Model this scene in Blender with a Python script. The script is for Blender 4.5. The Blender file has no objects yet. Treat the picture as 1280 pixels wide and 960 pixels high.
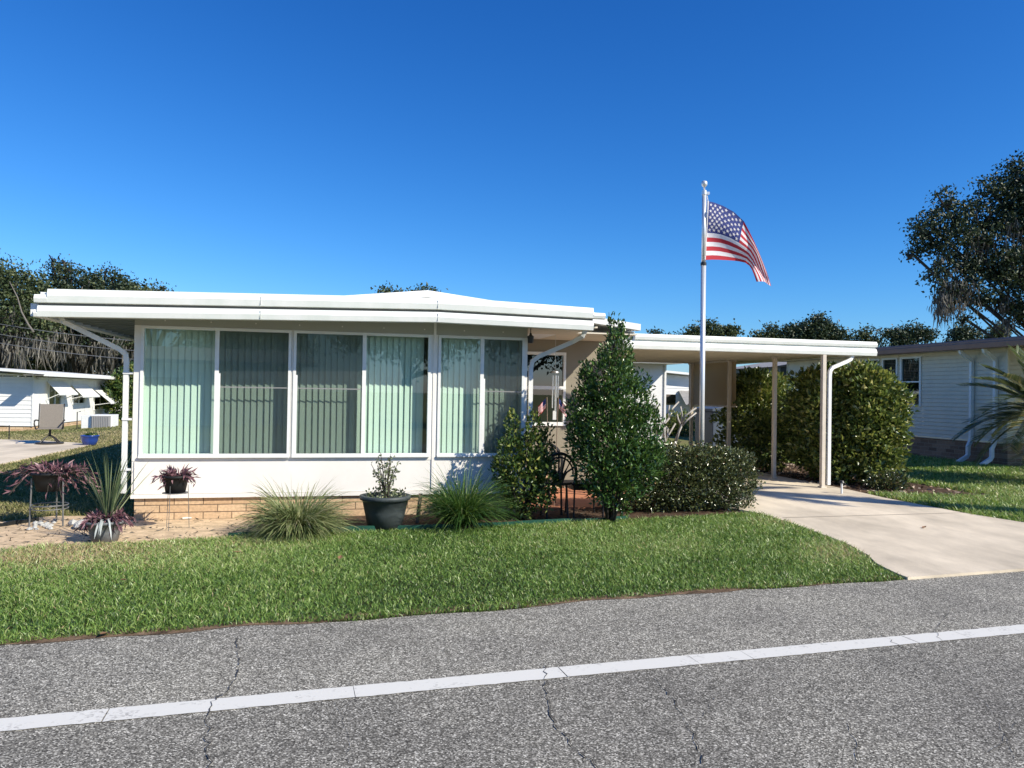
import bpy, math, random
import numpy as np
from math import radians as rad, sin, cos, pi
rng = np.random.default_rng(11)
random.seed(5)
scene = bpy.context.scene
COL = scene.collection

# ------------------------------------------------------------------ camera maths
F, CX, CY, HC = 950.0, 640.0, 480.0, 1.6
PITCH, ROLL = math.atan(11 / 950.0), 0.016
fwd = np.array([0, cos(PITCH), sin(PITCH)])
_r = np.array([1.0, 0, 0]); _u = np.cross(_r, fwd)
RV = cos(ROLL) * _r + sin(ROLL) * _u
UV = -sin(ROLL) * _r + cos(ROLL) * _u
CAM = np.array([0, 0, HC])
TH, ZC = rad(13.0), 10.1            # the house grid is turned 13 degrees
EU = np.array([cos(TH), sin(TH), 0]); EV = np.array([-sin(TH), cos(TH), 0]); ORG = np.array([0, ZC, 0])


def ss(x):
    x = np.clip(x, 0, 1); return x * x * (3 - 2 * x)


def hgt_uv(u, v):
    return -0.5 * ss((-u - 7.6) / 10.0) * ss((v + 1) / 4.0)


def uv_of(p):
    d = np.asarray(p) - ORG
    return d @ EU, d @ EV


def hgt(x, y):
    d = np.stack([np.asarray(x, float), np.asarray(y, float) - ZC], -1)
    return hgt_uv(d @ EU[:2], d @ EV[:2])


def HF(u, v, z=0.0):
    return ORG + EU * u + EV * v + np.array([0, 0, z])


def ray(px, py):
    return fwd + RV * (px - CX) / F - UV * (py - CY) / F


def G(px, py):
    d = ray(px, py); z = 0.0
    for _ in range(6):
        t = (z - HC) / d[2]; p = CAM + d * t; z = float(hgt(p[0], p[1]))
    p[2] = z
    return p


def at(px, py, Y):
    d = ray(px, py); return CAM + d * (Y / d[1])


def onv(px, py, v):
    d = ray(px, py); t = (v - (CAM - ORG) @ EV) / (d @ EV); p = CAM + d * t
    return (p - ORG) @ EU, p[2]


def onu(px, py, u):
    d = ray(px, py); t = (u - (CAM - ORG) @ EU) / (d @ EU); p = CAM + d * t
    return (p - ORG) @ EV, p[2]


# ------------------------------------------------------------------ materials
def mat(name, base, rough=0.6, spec=0.4, metal=0.0, var=0.0, vscale=4.0, var2=None, bump=0.0, bscale=60.0,
        stretch=(1, 1, 1)):
    m = bpy.data.materials.new(name); m.use_nodes = True
    nt = m.node_tree; b = nt.nodes['Principled BSDF']
    b.inputs['Base Color'].default_value = (*base, 1); b.inputs['Roughness'].default_value = rough
    b.inputs['Metallic'].default_value = metal; b.inputs['Specular IOR Level'].default_value = spec
    tc = nt.nodes.new('ShaderNodeTexCoord'); mp = nt.nodes.new('ShaderNodeMapping')
    mp.inputs['Scale'].default_value = stretch
    nt.links.new(tc.outputs['Object'], mp.inputs['Vector'])
    if var > 0:
        n = nt.nodes.new('ShaderNodeTexNoise'); n.inputs['Scale'].default_value = vscale
        n.inputs['Detail'].default_value = 6; n.inputs['Roughness'].default_value = 0.65
        nt.links.new(mp.outputs[0], n.inputs['Vector'])
        r = nt.nodes.new('ShaderNodeValToRGB')
        lo = [c * (1 - var) for c in base] if var2 is None else var2
        hi = [min(1, c * (1 + var * 0.6)) for c in base]
        r.color_ramp.elements[0].position = 0.32; r.color_ramp.elements[1].position = 0.68
        r.color_ramp.elements[0].color = (*lo, 1); r.color_ramp.elements[1].color = (*hi, 1)
        nt.links.new(n.outputs['Fac'], r.inputs[0]); nt.links.new(r.outputs[0], b.inputs['Base Color'])
    if bump > 0:
        n2 = nt.nodes.new('ShaderNodeTexNoise'); n2.inputs['Scale'].default_value = bscale
        n2.inputs['Detail'].default_value = 4
        nt.links.new(mp.outputs[0], n2.inputs['Vector'])
        bp = nt.nodes.new('ShaderNodeBump'); bp.inputs['Strength'].default_value = bump
        bp.inputs['Distance'].default_value = 0.01
        nt.links.new(n2.outputs['Fac'], bp.inputs['Height']); nt.links.new(bp.outputs[0], b.inputs['Normal'])
    return m


def leafmat(name, stops, rough=0.45, spec=0.5, trans=0.3, tcol=None):
    """per-leaf random tint from the face attribute rnd"""
    m = bpy.data.materials.new(name); m.use_nodes = True
    nt = m.node_tree; b = nt.nodes['Principled BSDF']; out = nt.nodes['Material Output']
    a = nt.nodes.new('ShaderNodeAttribute'); a.attribute_name = 'rnd'
    r = nt.nodes.new('ShaderNodeValToRGB')
    while len(r.color_ramp.elements) < len(stops): r.color_ramp.elements.new(0.5)
    for e, (p, c) in zip(r.color_ramp.elements, stops):
        e.position = p; e.color = (*c, 1)
    nt.links.new(a.outputs['Fac'], r.inputs[0]); nt.links.new(r.outputs[0], b.inputs['Base Color'])
    b.inputs['Roughness'].default_value = rough; b.inputs['Specular IOR Level'].default_value = spec
    t = nt.nodes.new('ShaderNodeBsdfTranslucent')
    hs = nt.nodes.new('ShaderNodeHueSaturation'); hs.inputs['Hue'].default_value = 0.48
    hs.inputs['Saturation'].default_value = 1.1; hs.inputs['Value'].default_value = 1.3
    nt.links.new(r.outputs[0], hs.inputs['Color']); nt.links.new(hs.outputs[0], t.inputs['Color'])
    mx = nt.nodes.new('ShaderNodeMixShader'); mx.inputs[0].default_value = trans
    nt.links.new(b.outputs[0], mx.inputs[1]); nt.links.new(t.outputs[0], mx.inputs[2])
    nt.links.new(mx.outputs[0], out.inputs['Surface'])
    return m


def glassmat(name, tint, refl=1.0):
    m = bpy.data.materials.new(name); m.use_nodes = True
    nt = m.node_tree; nt.nodes.remove(nt.nodes['Principled BSDF']); out = nt.nodes['Material Output']
    t = nt.nodes.new('ShaderNodeBsdfTransparent'); t.inputs[0].default_value = (*tint, 1)
    g = nt.nodes.new('ShaderNodeBsdfGlossy'); g.inputs['Roughness'].default_value = 0.0
    g.inputs['Color'].default_value = (0.9, 0.97, 0.95, 1)
    f = nt.nodes.new('ShaderNodeLayerWeight')
    pw = nt.nodes.new('ShaderNodeMath'); pw.operation = 'POWER'; pw.inputs[1].default_value = 5.0
    mu = nt.nodes.new('ShaderNodeMath'); mu.operation = 'MULTIPLY_ADD'; mu.inputs[1].default_value = 0.9; mu.inputs[2].default_value = 0.095 * refl
    nt.links.new(f.outputs['Facing'], pw.inputs[0]); nt.links.new(pw.outputs[0], mu.inputs[0])
    mx = nt.nodes.new('ShaderNodeMixShader')
    nt.links.new(mu.outputs[0], mx.inputs[0]); nt.links.new(t.outputs[0], mx.inputs[1]); nt.links.new(g.outputs[0], mx.inputs[2])
    nt.links.new(mx.outputs[0], out.inputs['Surface'])
    return m


def screenmat():
    m = bpy.data.materials.new('insect_screen'); m.use_nodes = True
    nt = m.node_tree; b = nt.nodes['Principled BSDF']; out = nt.nodes['Material Output']
    b.inputs['Base Color'].default_value = (0.02, 0.024, 0.024, 1); b.inputs['Roughness'].default_value = 0.6
    t = nt.nodes.new('ShaderNodeBsdfTransparent'); mx = nt.nodes.new('ShaderNodeMixShader')
    mx.inputs[0].default_value = 0.46
    nt.links.new(t.outputs[0], mx.inputs[1]); nt.links.new(b.outputs[0], mx.inputs[2]); nt.links.new(mx.outputs[0], out.inputs['Surface'])
    return m


def fabricmat(name, c, trans):
    m = bpy.data.materials.new(name); m.use_nodes = True
    nt = m.node_tree; b = nt.nodes['Principled BSDF']; out = nt.nodes['Material Output']
    b.inputs['Base Color'].default_value = (*c, 1); b.inputs['Roughness'].default_value = 0.85
    t = nt.nodes.new('ShaderNodeBsdfTranslucent'); t.inputs[0].default_value = (*c, 1)
    mx = nt.nodes.new('ShaderNodeMixShader'); mx.inputs[0].default_value = trans
    nt.links.new(b.outputs[0], mx.inputs[1]); nt.links.new(t.outputs[0], mx.inputs[2]); nt.links.new(mx.outputs[0], out.inputs['Surface'])
    return m


def brickmat(name, c1, c2, mortar, scale, bump=0.6):
    m = bpy.data.materials.new(name); m.use_nodes = True
    nt = m.node_tree; b = nt.nodes['Principled BSDF']; b.inputs['Roughness'].default_value = 0.9
    tc = nt.nodes.new('ShaderNodeTexCoord'); sx = nt.nodes.new('ShaderNodeSeparateXYZ'); cb = nt.nodes.new('ShaderNodeCombineXYZ')
    ad = nt.nodes.new('ShaderNodeMath'); ad.operation = 'ADD'
    nt.links.new(tc.outputs['Object'], sx.inputs[0])
    nt.links.new(sx.outputs['X'], ad.inputs[0]); nt.links.new(sx.outputs['Y'], ad.inputs[1])
    nt.links.new(ad.outputs[0], cb.inputs['X']); nt.links.new(sx.outputs['Z'], cb.inputs['Y'])
    br = nt.nodes.new('ShaderNodeTexBrick'); br.inputs['Scale'].default_value = 1.0
    br.inputs['Color1'].default_value = (*c1, 1); br.inputs['Color2'].default_value = (*c2, 1); br.inputs['Mortar'].default_value = (*mortar, 1)
    br.inputs['Brick Width'].default_value = scale[0]; br.inputs['Row Height'].default_value = scale[1]
    br.inputs['Mortar Size'].default_value = 0.006; br.inputs['Mortar Smooth'].default_value = 0.2
    nt.links.new(cb.outputs[0], br.inputs['Vector'])
    n = nt.nodes.new('ShaderNodeTexNoise'); n.inputs['Scale'].default_value = 30; n.inputs['Detail'].default_value = 5
    nt.links.new(cb.outputs[0], n.inputs['Vector'])
    mx = nt.nodes.new('ShaderNodeMix'); mx.data_type = 'RGBA'; mx.blend_type = 'MULTIPLY'; mx.inputs[0].default_value = 0.6
    nt.links.new(br.outputs['Color'], mx.inputs[6]); nt.links.new(n.outputs['Fac'], mx.inputs[7])
    mm = nt.nodes.new('ShaderNodeMix'); mm.data_type = 'RGBA'; mm.blend_type = 'MULTIPLY'; mm.inputs[0].default_value = 1
    mm.inputs[7].default_value = (1.5, 1.5, 1.5, 1)
    nt.links.new(mx.outputs[2], mm.inputs[6]); nt.links.new(mm.outputs[2], b.inputs['Base Color'])
    bp = nt.nodes.new('ShaderNodeBump'); bp.inputs['Strength'].default_value = bump; bp.inputs['Distance'].default_value = 0.01; bp.invert = True
    nt.links.new(br.outputs['Fac'], bp.inputs['Height']); nt.links.new(bp.outputs[0], b.inputs['Normal'])
    return m


def asphaltmat():
    m = bpy.data.materials.new('asphalt'); m.use_nodes = True
    nt = m.node_tree; b = nt.nodes['Principled BSDF']; b.inputs['Roughness'].default_value = 0.8
    b.inputs['Specular IOR Level'].default_value = 0.12
    tc = nt.nodes.new('ShaderNodeTexCoord')

    def ramp(src, st):
        r = nt.nodes.new('ShaderNodeValToRGB')
        while len(r.color_ramp.elements) < len(st): r.color_ramp.elements.new(0.5)
        for e, (p, c) in zip(r.color_ramp.elements, st): e.position = p; e.color = (*c, 1)
        nt.links.new(src, r.inputs[0]); return r.outputs[0]
    v = nt.nodes.new('ShaderNodeTexVoronoi'); v.inputs['Scale'].default_value = 150; v.inputs['Randomness'].default_value = 1
    nt.links.new(tc.outputs['Object'], v.inputs['Vector'])
    sp = nt.nodes.new('ShaderNodeSeparateColor'); nt.links.new(v.outputs['Color'], sp.inputs[0])
    grain = ramp(sp.outputs[0], [(0.0, (0.05, 0.047, 0.041)), (0.3, (0.135, 0.128, 0.111)), (0.7, (0.265, 0.252, 0.22)), (0.9, (0.48, 0.46, 0.404)), (1.0, (0.78, 0.75, 0.665))])
    n = nt.nodes.new('ShaderNodeTexNoise'); n.inputs['Scale'].default_value = 0.9; n.inputs['Detail'].default_value = 6; n.inputs['Roughness'].default_value = 0.6
    nt.links.new(tc.outputs['Object'], n.inputs['Vector'])
    big = ramp(n.outputs['Fac'], [(0.32, (0.82, 0.82, 0.82)), (0.5, (1.0, 1.0, .99)), (0.7, (1.15, 1.15, 1.12))])
    mx = nt.nodes.new('ShaderNodeMix'); mx.data_type = 'RGBA'; mx.blend_type = 'MULTIPLY'; mx.inputs[0].default_value = 1
    nt.links.new(grain, mx.inputs[6]); nt.links.new(big, mx.inputs[7])
    n3 = nt.nodes.new('ShaderNodeTexNoise'); n3.inputs['Scale'].default_value = 14; n3.inputs['Detail'].default_value = 5
    nt.links.new(tc.outputs['Object'], n3.inputs['Vector'])
    med = ramp(n3.outputs['Fac'], [(0.3, (0.82, 0.82, 0.82)), (0.65, (1.06, 1.06, 1.06))])
    mx2 = nt.nodes.new('ShaderNodeMix'); mx2.data_type = 'RGBA'; mx2.blend_type = 'MULTIPLY'; mx2.inputs[0].default_value = 1
    nt.links.new(mx.outputs[2], mx2.inputs[6]); nt.links.new(med, mx2.inputs[7])
    # the shoulder beyond the painted line is older and paler than the lane
    dp = nt.nodes.new('ShaderNodeVectorMath'); dp.operation = 'DOT_PRODUCT'
    la = G(0, 908); lb = G(1280, 787); dd = (lb - la) / np.linalg.norm(lb - la); dp.inputs[1].default_value = (-dd[1], dd[0], 0)
    off = float(-dd[1] * la[0] + dd[0] * la[1])
    nt.links.new(tc.outputs['Object'], dp.inputs[0])
    sb = nt.nodes.new('ShaderNodeMath'); sb.operation = 'MULTIPLY_ADD'; sb.inputs[1].default_value = 0.5; sb.inputs[2].default_value = 0.5 - off * 0.5
    nt.links.new(dp.outputs['Value'], sb.inputs[0])
    sh = ramp(sb.outputs[0], [(0.42, (0.92, 0.92, 0.92)), (0.56, (1.1, 1.1, 1.09))])
    mx3 = nt.nodes.new('ShaderNodeMix'); mx3.data_type = 'RGBA'; mx3.blend_type = 'MULTIPLY'; mx3.inputs[0].default_value = 1
    nt.links.new(mx2.outputs[2], mx3.inputs[6]); nt.links.new(sh, mx3.inputs[7])
    nt.links.new(mx3.outputs[2], b.inputs['Base Color'])
    bp = nt.nodes.new('ShaderNodeBump'); bp.inputs['Strength'].default_value = 0.45; bp.inputs['Distance'].default_value = 0.005
    nt.links.new(sp.outputs[1], bp.inputs['Height']); nt.links.new(bp.outputs[0], b.inputs['Normal'])
    return m


def paintmat():
    m = mat('road_paint', (0.72, 0.72, 0.70), 0.7, 0.3)
    nt = m.node_tree; b = nt.nodes['Principled BSDF']; tc = nt.nodes.new('ShaderNodeTexCoord')
    v = nt.nodes.new('ShaderNodeTexVoronoi'); v.inputs['Scale'].default_value = 75
    n = nt.nodes.new('ShaderNodeTexNoise'); n.inputs['Scale'].default_value = 5; n.inputs['Detail'].default_value = 6
    nt.links.new(tc.outputs['Object'], v.inputs['Vector']); nt.links.new(tc.outputs['Object'], n.inputs['Vector'])
    sp = nt.nodes.new('ShaderNodeSeparateColor'); nt.links.new(v.outputs['Color'], sp.inputs[0])
    a = nt.nodes.new('ShaderNodeMath'); a.operation = 'MULTIPLY_ADD'; a.inputs[1].default_value = 0.45
    nt.links.new(sp.outputs[0], a.inputs[0]); nt.links.new(n.outputs['Fac'], a.inputs[2])
    r = nt.nodes.new('ShaderNodeValToRGB')
    r.color_ramp.elements[0].position = 0.24; r.color_ramp.elements[0].color = (0.3, 0.29, 0.27, 1)
    r.color_ramp.elements[1].position = 0.55; r.color_ramp.elements[1].color = (0.66, 0.65, 0.60, 1)
    nt.links.new(a.outputs[0], r.inputs[0]); nt.links.new(r.outputs[0], b.inputs['Base Color'])
    return m


M = {}
M['asphalt'] = asphaltmat(); M['paint'] = paintmat()
M['crack'] = mat('crack', (0.06, 0.057, 0.052), 0.95)
M['concrete'] = mat('concrete', (0.67, 0.58, 0.445), 0.85, 0.25, var=0.32, vscale=1.1, stretch=(1, .45, 1), bump=0.25, bscale=90)
M['joint'] = mat('joint', (0.22, 0.19, 0.15), 0.9)
M['ground'] = mat('ground_turf', (0.12, 0.15, 0.04), 0.95, 0.1, var=0.45, vscale=1.3, var2=(0.19, 0.155, 0.075), bump=0.5, bscale=40)
M['sand'] = mat('sand', (0.62, 0.47, 0.31), 0.95, 0.1, var=0.35, vscale=7, bump=0.8, bscale=45)
M['mulch'] = mat('mulch', (0.10, 0.065, 0.045), 0.95, 0.1, var=0.6, vscale=14, bump=1.0, bscale=60)
M['vergesoil'] = mat('verge_soil', (0.19, 0.13, 0.085), 0.95, 0.1, var=0.7, vscale=9, bump=1.0, bscale=70)
M['thatch'] = mat('thatch', (0.045, 0.05, 0.02), 0.95, 0.1, var=0.5, vscale=20, bump=.5, bscale=60)
M['terracotta'] = mat('terracotta', (0.46, 0.20, 0.115), 0.8, 0.2, var=0.15, vscale=3)
M['white'] = mat('white_aluminium', (0.80, 0.81, 0.79), 0.42, 0.5, var=0.06, vscale=3, stretch=(0.3, 1, 3))
M['fascia'] = mat('fascia_white', (0.82, 0.83, 0.80), 0.4, 0.45, var=0.07, vscale=3.0, var2=(0.74, 0.78, 0.73), stretch=(1.2, 1, .6))
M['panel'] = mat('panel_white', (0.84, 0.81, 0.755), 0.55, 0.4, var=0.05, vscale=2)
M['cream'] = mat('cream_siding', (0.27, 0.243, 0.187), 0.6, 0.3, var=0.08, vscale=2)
M['soffit'] = mat('soffit_cream', (0.66, 0.60, 0.48), 0.6, 0.3, var=0.06, vscale=2)
M['seam'] = mat('seam_dark', (0.12, 0.12, 0.11), 0.8)
M['seamlight'] = mat('seam_light', (0.55, 0.56, 0.53), 0.7)
M['header'] = mat('header_shaded', (0.42, 0.42, 0.37), 0.6, 0.3)  # white header panel darkened: the overhang's shade is put into its colour
M['soffitshade'] = mat('soffit_shaded', (0.22, 0.25, 0.24), 0.6, 0.3, var=0.1, vscale=2)  # darker copy of the soffit for the left eave, with its shade painted in
M['post'] = mat('post_cream', (0.62, 0.55, 0.46), 0.5, 0.4, var=0.1, vscale=6)
M['interior'] = mat('interior', (0.30, 0.29, 0.26), 0.9)
M['slat'] = fabricmat('blind_slat', (0.72, 0.77, 0.70), 0.05)
M['glass'] = glassmat('green_glass', (0.82, 0.94, 0.895))
M['darkglass'] = glassmat('dark_glass', (0.35, 0.42, 0.42), 1.3)
M['screen'] = screenmat()
M['darkroom'] = mat('dark_room', (0.02, 0.022, 0.025), 0.9)
M['brick'] = brickmat('tan_brick', (0.48, 0.32, 0.185), (0.64, 0.47, 0.30), (0.16, 0.11, 0.07), (0.33, 0.09))
M['darkbrick'] = brickmat('brown_brick', (0.17, 0.10, 0.06), (0.34, 0.22, 0.14), (0.30, 0.24, 0.18), (0.3, 0.1))
M['black'] = mat('black_metal', (0.018, 0.018, 0.02), 0.45, 0.5)
M['pole'] = mat('pole_aluminium', (0.72, 0.74, 0.75), 0.35, 0.5, metal=0.5)
M['galv'] = mat('stand_wire', (0.17, 0.175, 0.175), 0.5, 0.4, metal=0.3)
M['pot'] = mat('pot_grey', (0.055, 0.068, 0.07), 0.55, 0.4, var=0.3, vscale=9, bump=0.2, bscale=30)
M['potpale'] = mat('pot_pale', (0.16, 0.17, 0.18), 0.6, 0.4, var=0.3, vscale=9)
M['potblack'] = mat('pot_black', (0.013, 0.015, 0.016), 0.55, 0.25, var=0.2, vscale=6)
M['potblue'] = mat('pot_blue', (0.02, 0.06, 0.30), 0.25, 0.6)
M['soil'] = mat('soil', (0.05, 0.035, 0.025), 0.95)
M['stone'] = mat('white_stone', (0.46, 0.46, 0.44), 0.8, 0.3, var=0.2, vscale=20)
M['wood'] = mat('stake_wood', (0.30, 0.22, 0.17), 0.85, 0.2, var=0.4, vscale=12, stretch=(4, 4, 0.6))
M['polewood'] = mat('pole_wood', (0.16, 0.12, 0.09), 0.9, 0.2, var=0.3, vscale=8)
M['edging'] = mat('edging_green', (0.012, 0.075, 0.05), 0.5, 0.4, var=0.3, vscale=6)
M['pvc'] = mat('pvc', (0.7, 0.68, 0.63), 0.5)
M['sling'] = mat('chair_sling', (0.21, 0.19, 0.165), 0.8, 0.2, var=0.1, vscale=30)
M['bronze'] = mat('chair_frame', (0.04, 0.037, 0.035), 0.5)
M['greysiding'] = mat('grey_siding', (0.70, 0.64, 0.51), 0.6, 0.35, var=0.06, vscale=3)
M['whitesiding'] = mat('white_siding', (0.78, 0.78, 0.77), 0.55, 0.35, var=0.05, vscale=3)
M['brown'] = mat('brown_fascia', (0.29, 0.165, 0.12), 0.5, 0.4, var=0.15, vscale=4)
M['roofgrey'] = mat('roof_grey', (0.30, 0.29, 0.28), 0.8, var=0.2, vscale=5)
M['shade'] = fabricmat('roll_shade', (0.60, 0.47, 0.31), 0.5)
M['bluegrey'] = mat('blue_grey', (0.20, 0.25, 0.32), 0.6, var=0.1, vscale=3)
M['binblue'] = mat('bin_blue_shaded', (0.07, 0.095, 0.14), 0.6, var=0.1, vscale=3)  # blue grey darkened so the sunlit box looks shaded
M['acgrey'] = mat('ac_grille', (0.30, 0.30, 0.30), 0.6)
M['bark'] = mat('bark', (0.065, 0.057, 0.048), 0.95, 0.1, var=0.5, vscale=6, bump=0.8, bscale=20, stretch=(1, 1, 0.3))
M['greybark'] = mat('grey_bark', (0.17, 0.155, 0.135), 0.9, 0.1, var=0.3, vscale=9)
M['palebark'] = mat('pale_bark', (0.42, 0.39, 0.35), 0.85, 0.2, var=0.3, vscale=9)
M['flagred'] = fabricmat('flag_red', (0.50, 0.035, 0.05), 0.35)
M['flagwhite'] = fabricmat('flag_white', (0.80, 0.78, 0.78), 0.35)
M['flagblue'] = fabricmat('flag_blue', (0.035, 0.05, 0.20), 0.3)
M['deadleaf'] = mat('dead_leaf', (0.22, 0.12, 0.06), 0.9)
M['chime'] = mat('chime_metal', (0.55, 0.56, 0.55), 0.3, 0.5, metal=0.8)

LM = {}
LM['grass'] = leafmat('grass_blade', [(0.0, (0.026, 0.07, 0.016)), (0.35, (0.135, 0.25, 0.045)), (0.7, (0.30, 0.42, 0.11)), (0.95, (0.5, 0.55, 0.26)), (1.0, (0.5, 0.40, 0.22))], 0.4, 0.5, 0.3)
LM['drygrass'] = leafmat('dry_grass', [(0.0, (0.09, 0.13, 0.035)), (0.5, (0.25, 0.25, 0.10)), (1.0, (0.48, 0.40, 0.23))], 0.6, 0.3, 0.3)
LM['holly'] = leafmat('holly_leaf', [(0.0, (0.016, 0.045, 0.012)), (0.45, (0.055, 0.13, 0.03)), (0.82, (0.14, 0.23, 0.055)), (1.0, (0.36, 0.35, 0.13))], 0.28, 0.65, 0.22)
LM['hedge'] = leafmat('hedge_leaf', [(0.0, (0.025, 0.038, 0.016)), (0.5, (0.075, 0.10, 0.035)), (0.85, (0.2, 0.22, 0.09)), (1.0, (0.36, 0.22, 0.12))], 0.22, 0.8, 0.15)
LM['croton'] = leafmat('yellow_green_leaf', [(0.0, (0.02, 0.05, 0.015)), (0.5, (0.07, 0.13, 0.03)), (0.8, (0.25, 0.28, 0.06)), (1.0, (0.5, 0.48, 0.14))], 0.4, 0.5, 0.25)
LM['privet'] = leafmat('privet_leaf', [(0.0, (0.03, 0.06, 0.016)), (0.4, (0.11, 0.165, 0.04)), (0.75, (0.30, 0.34, 0.095)), (1.0, (0.58, 0.53, 0.22))], 0.28, 0.6, 0.27)
LM['aztec'] = leafmat('striped_blade', [(0.0, (0.06, 0.10, 0.03)), (0.45, (0.17, 0.22, 0.08)), (0.8, (0.38, 0.40, 0.2)), (1.0, (0.6, 0.55, 0.36))], 0.5, 0.4, 0.3)
LM['liriope'] = leafmat('liriope_blade', [(0.0, (0.02, 0.06, 0.015)), (0.55, (0.06, 0.14, 0.03)), (0.9, (0.18, 0.26, 0.07)), (1.0, (0.4, 0.4, 0.2))], 0.4, 0.5, 0.3)
LM['yucca'] = leafmat('yucca_blade', [(0.0, (0.05, 0.08, 0.04)), (0.6, (0.12, 0.17, 0.08)), (1.0, (0.33, 0.36, 0.2))], 0.45, 0.5, 0.25)
LM['silver'] = leafmat('silver_leaf', [(0.0, (0.3, 0.33, 0.32)), (1.0, (0.66, 0.7, 0.68))], 0.7, 0.2, 0.2)
LM['purple'] = leafmat('purple_leaf', [(0.0, (0.07, 0.03, 0.045)), (0.6, (0.20, 0.095, 0.115)), (0.9, (0.36, 0.22, 0.23)), (1.0, (0.6, 0.5, 0.48))], 0.5, 0.4, 0.2)
LM['potshrub'] = leafmat('grey_green_leaf', [(0.0, (0.05, 0.075, 0.035)), (0.6, (0.15, 0.19, 0.09)), (1.0, (0.40, 0.41, 0.25))], 0.4, 0.5, 0.25)
LM['oak'] = leafmat('oak_leaf', [(0.0, (0.015, 0.03, 0.015)), (0.6, (0.038, 0.062, 0.028)), (1.0, (0.11, 0.135, 0.06))], 0.5, 0.4, 0.12)
LM['oakwarm'] = leafmat('oak_leaf_light', [(0.0, (0.025, 0.042, 0.018)), (0.6, (0.065, 0.092, 0.035)), (1.0, (0.18, 0.2, 0.08))], 0.5, 0.4, 0.2)
LM['moss'] = leafmat('hanging_moss', [(0.0, (0.065, 0.064, 0.055)), (0.5, (0.175, 0.168, 0.145)), (1.0, (0.37, 0.35, 0.305))], 0.9, 0.1, 0.3)
LM['litter'] = leafmat('dry_litter', [(0.0, (0.12, 0.08, 0.05)), (0.5, (0.32, 0.22, 0.15)), (1.0, (0.6, 0.5, 0.4))], 0.8, 0.2, 0.1)
LM['palm'] = leafmat('palm_leaflet', [(0.0, (0.05, 0.08, 0.035)), (0.5, (0.16, 0.2, 0.085)), (0.8, (0.42, 0.37, 0.15)), (1.0, (0.62, 0.5, 0.25))], 0.4, 0.5, 0.25)


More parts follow.
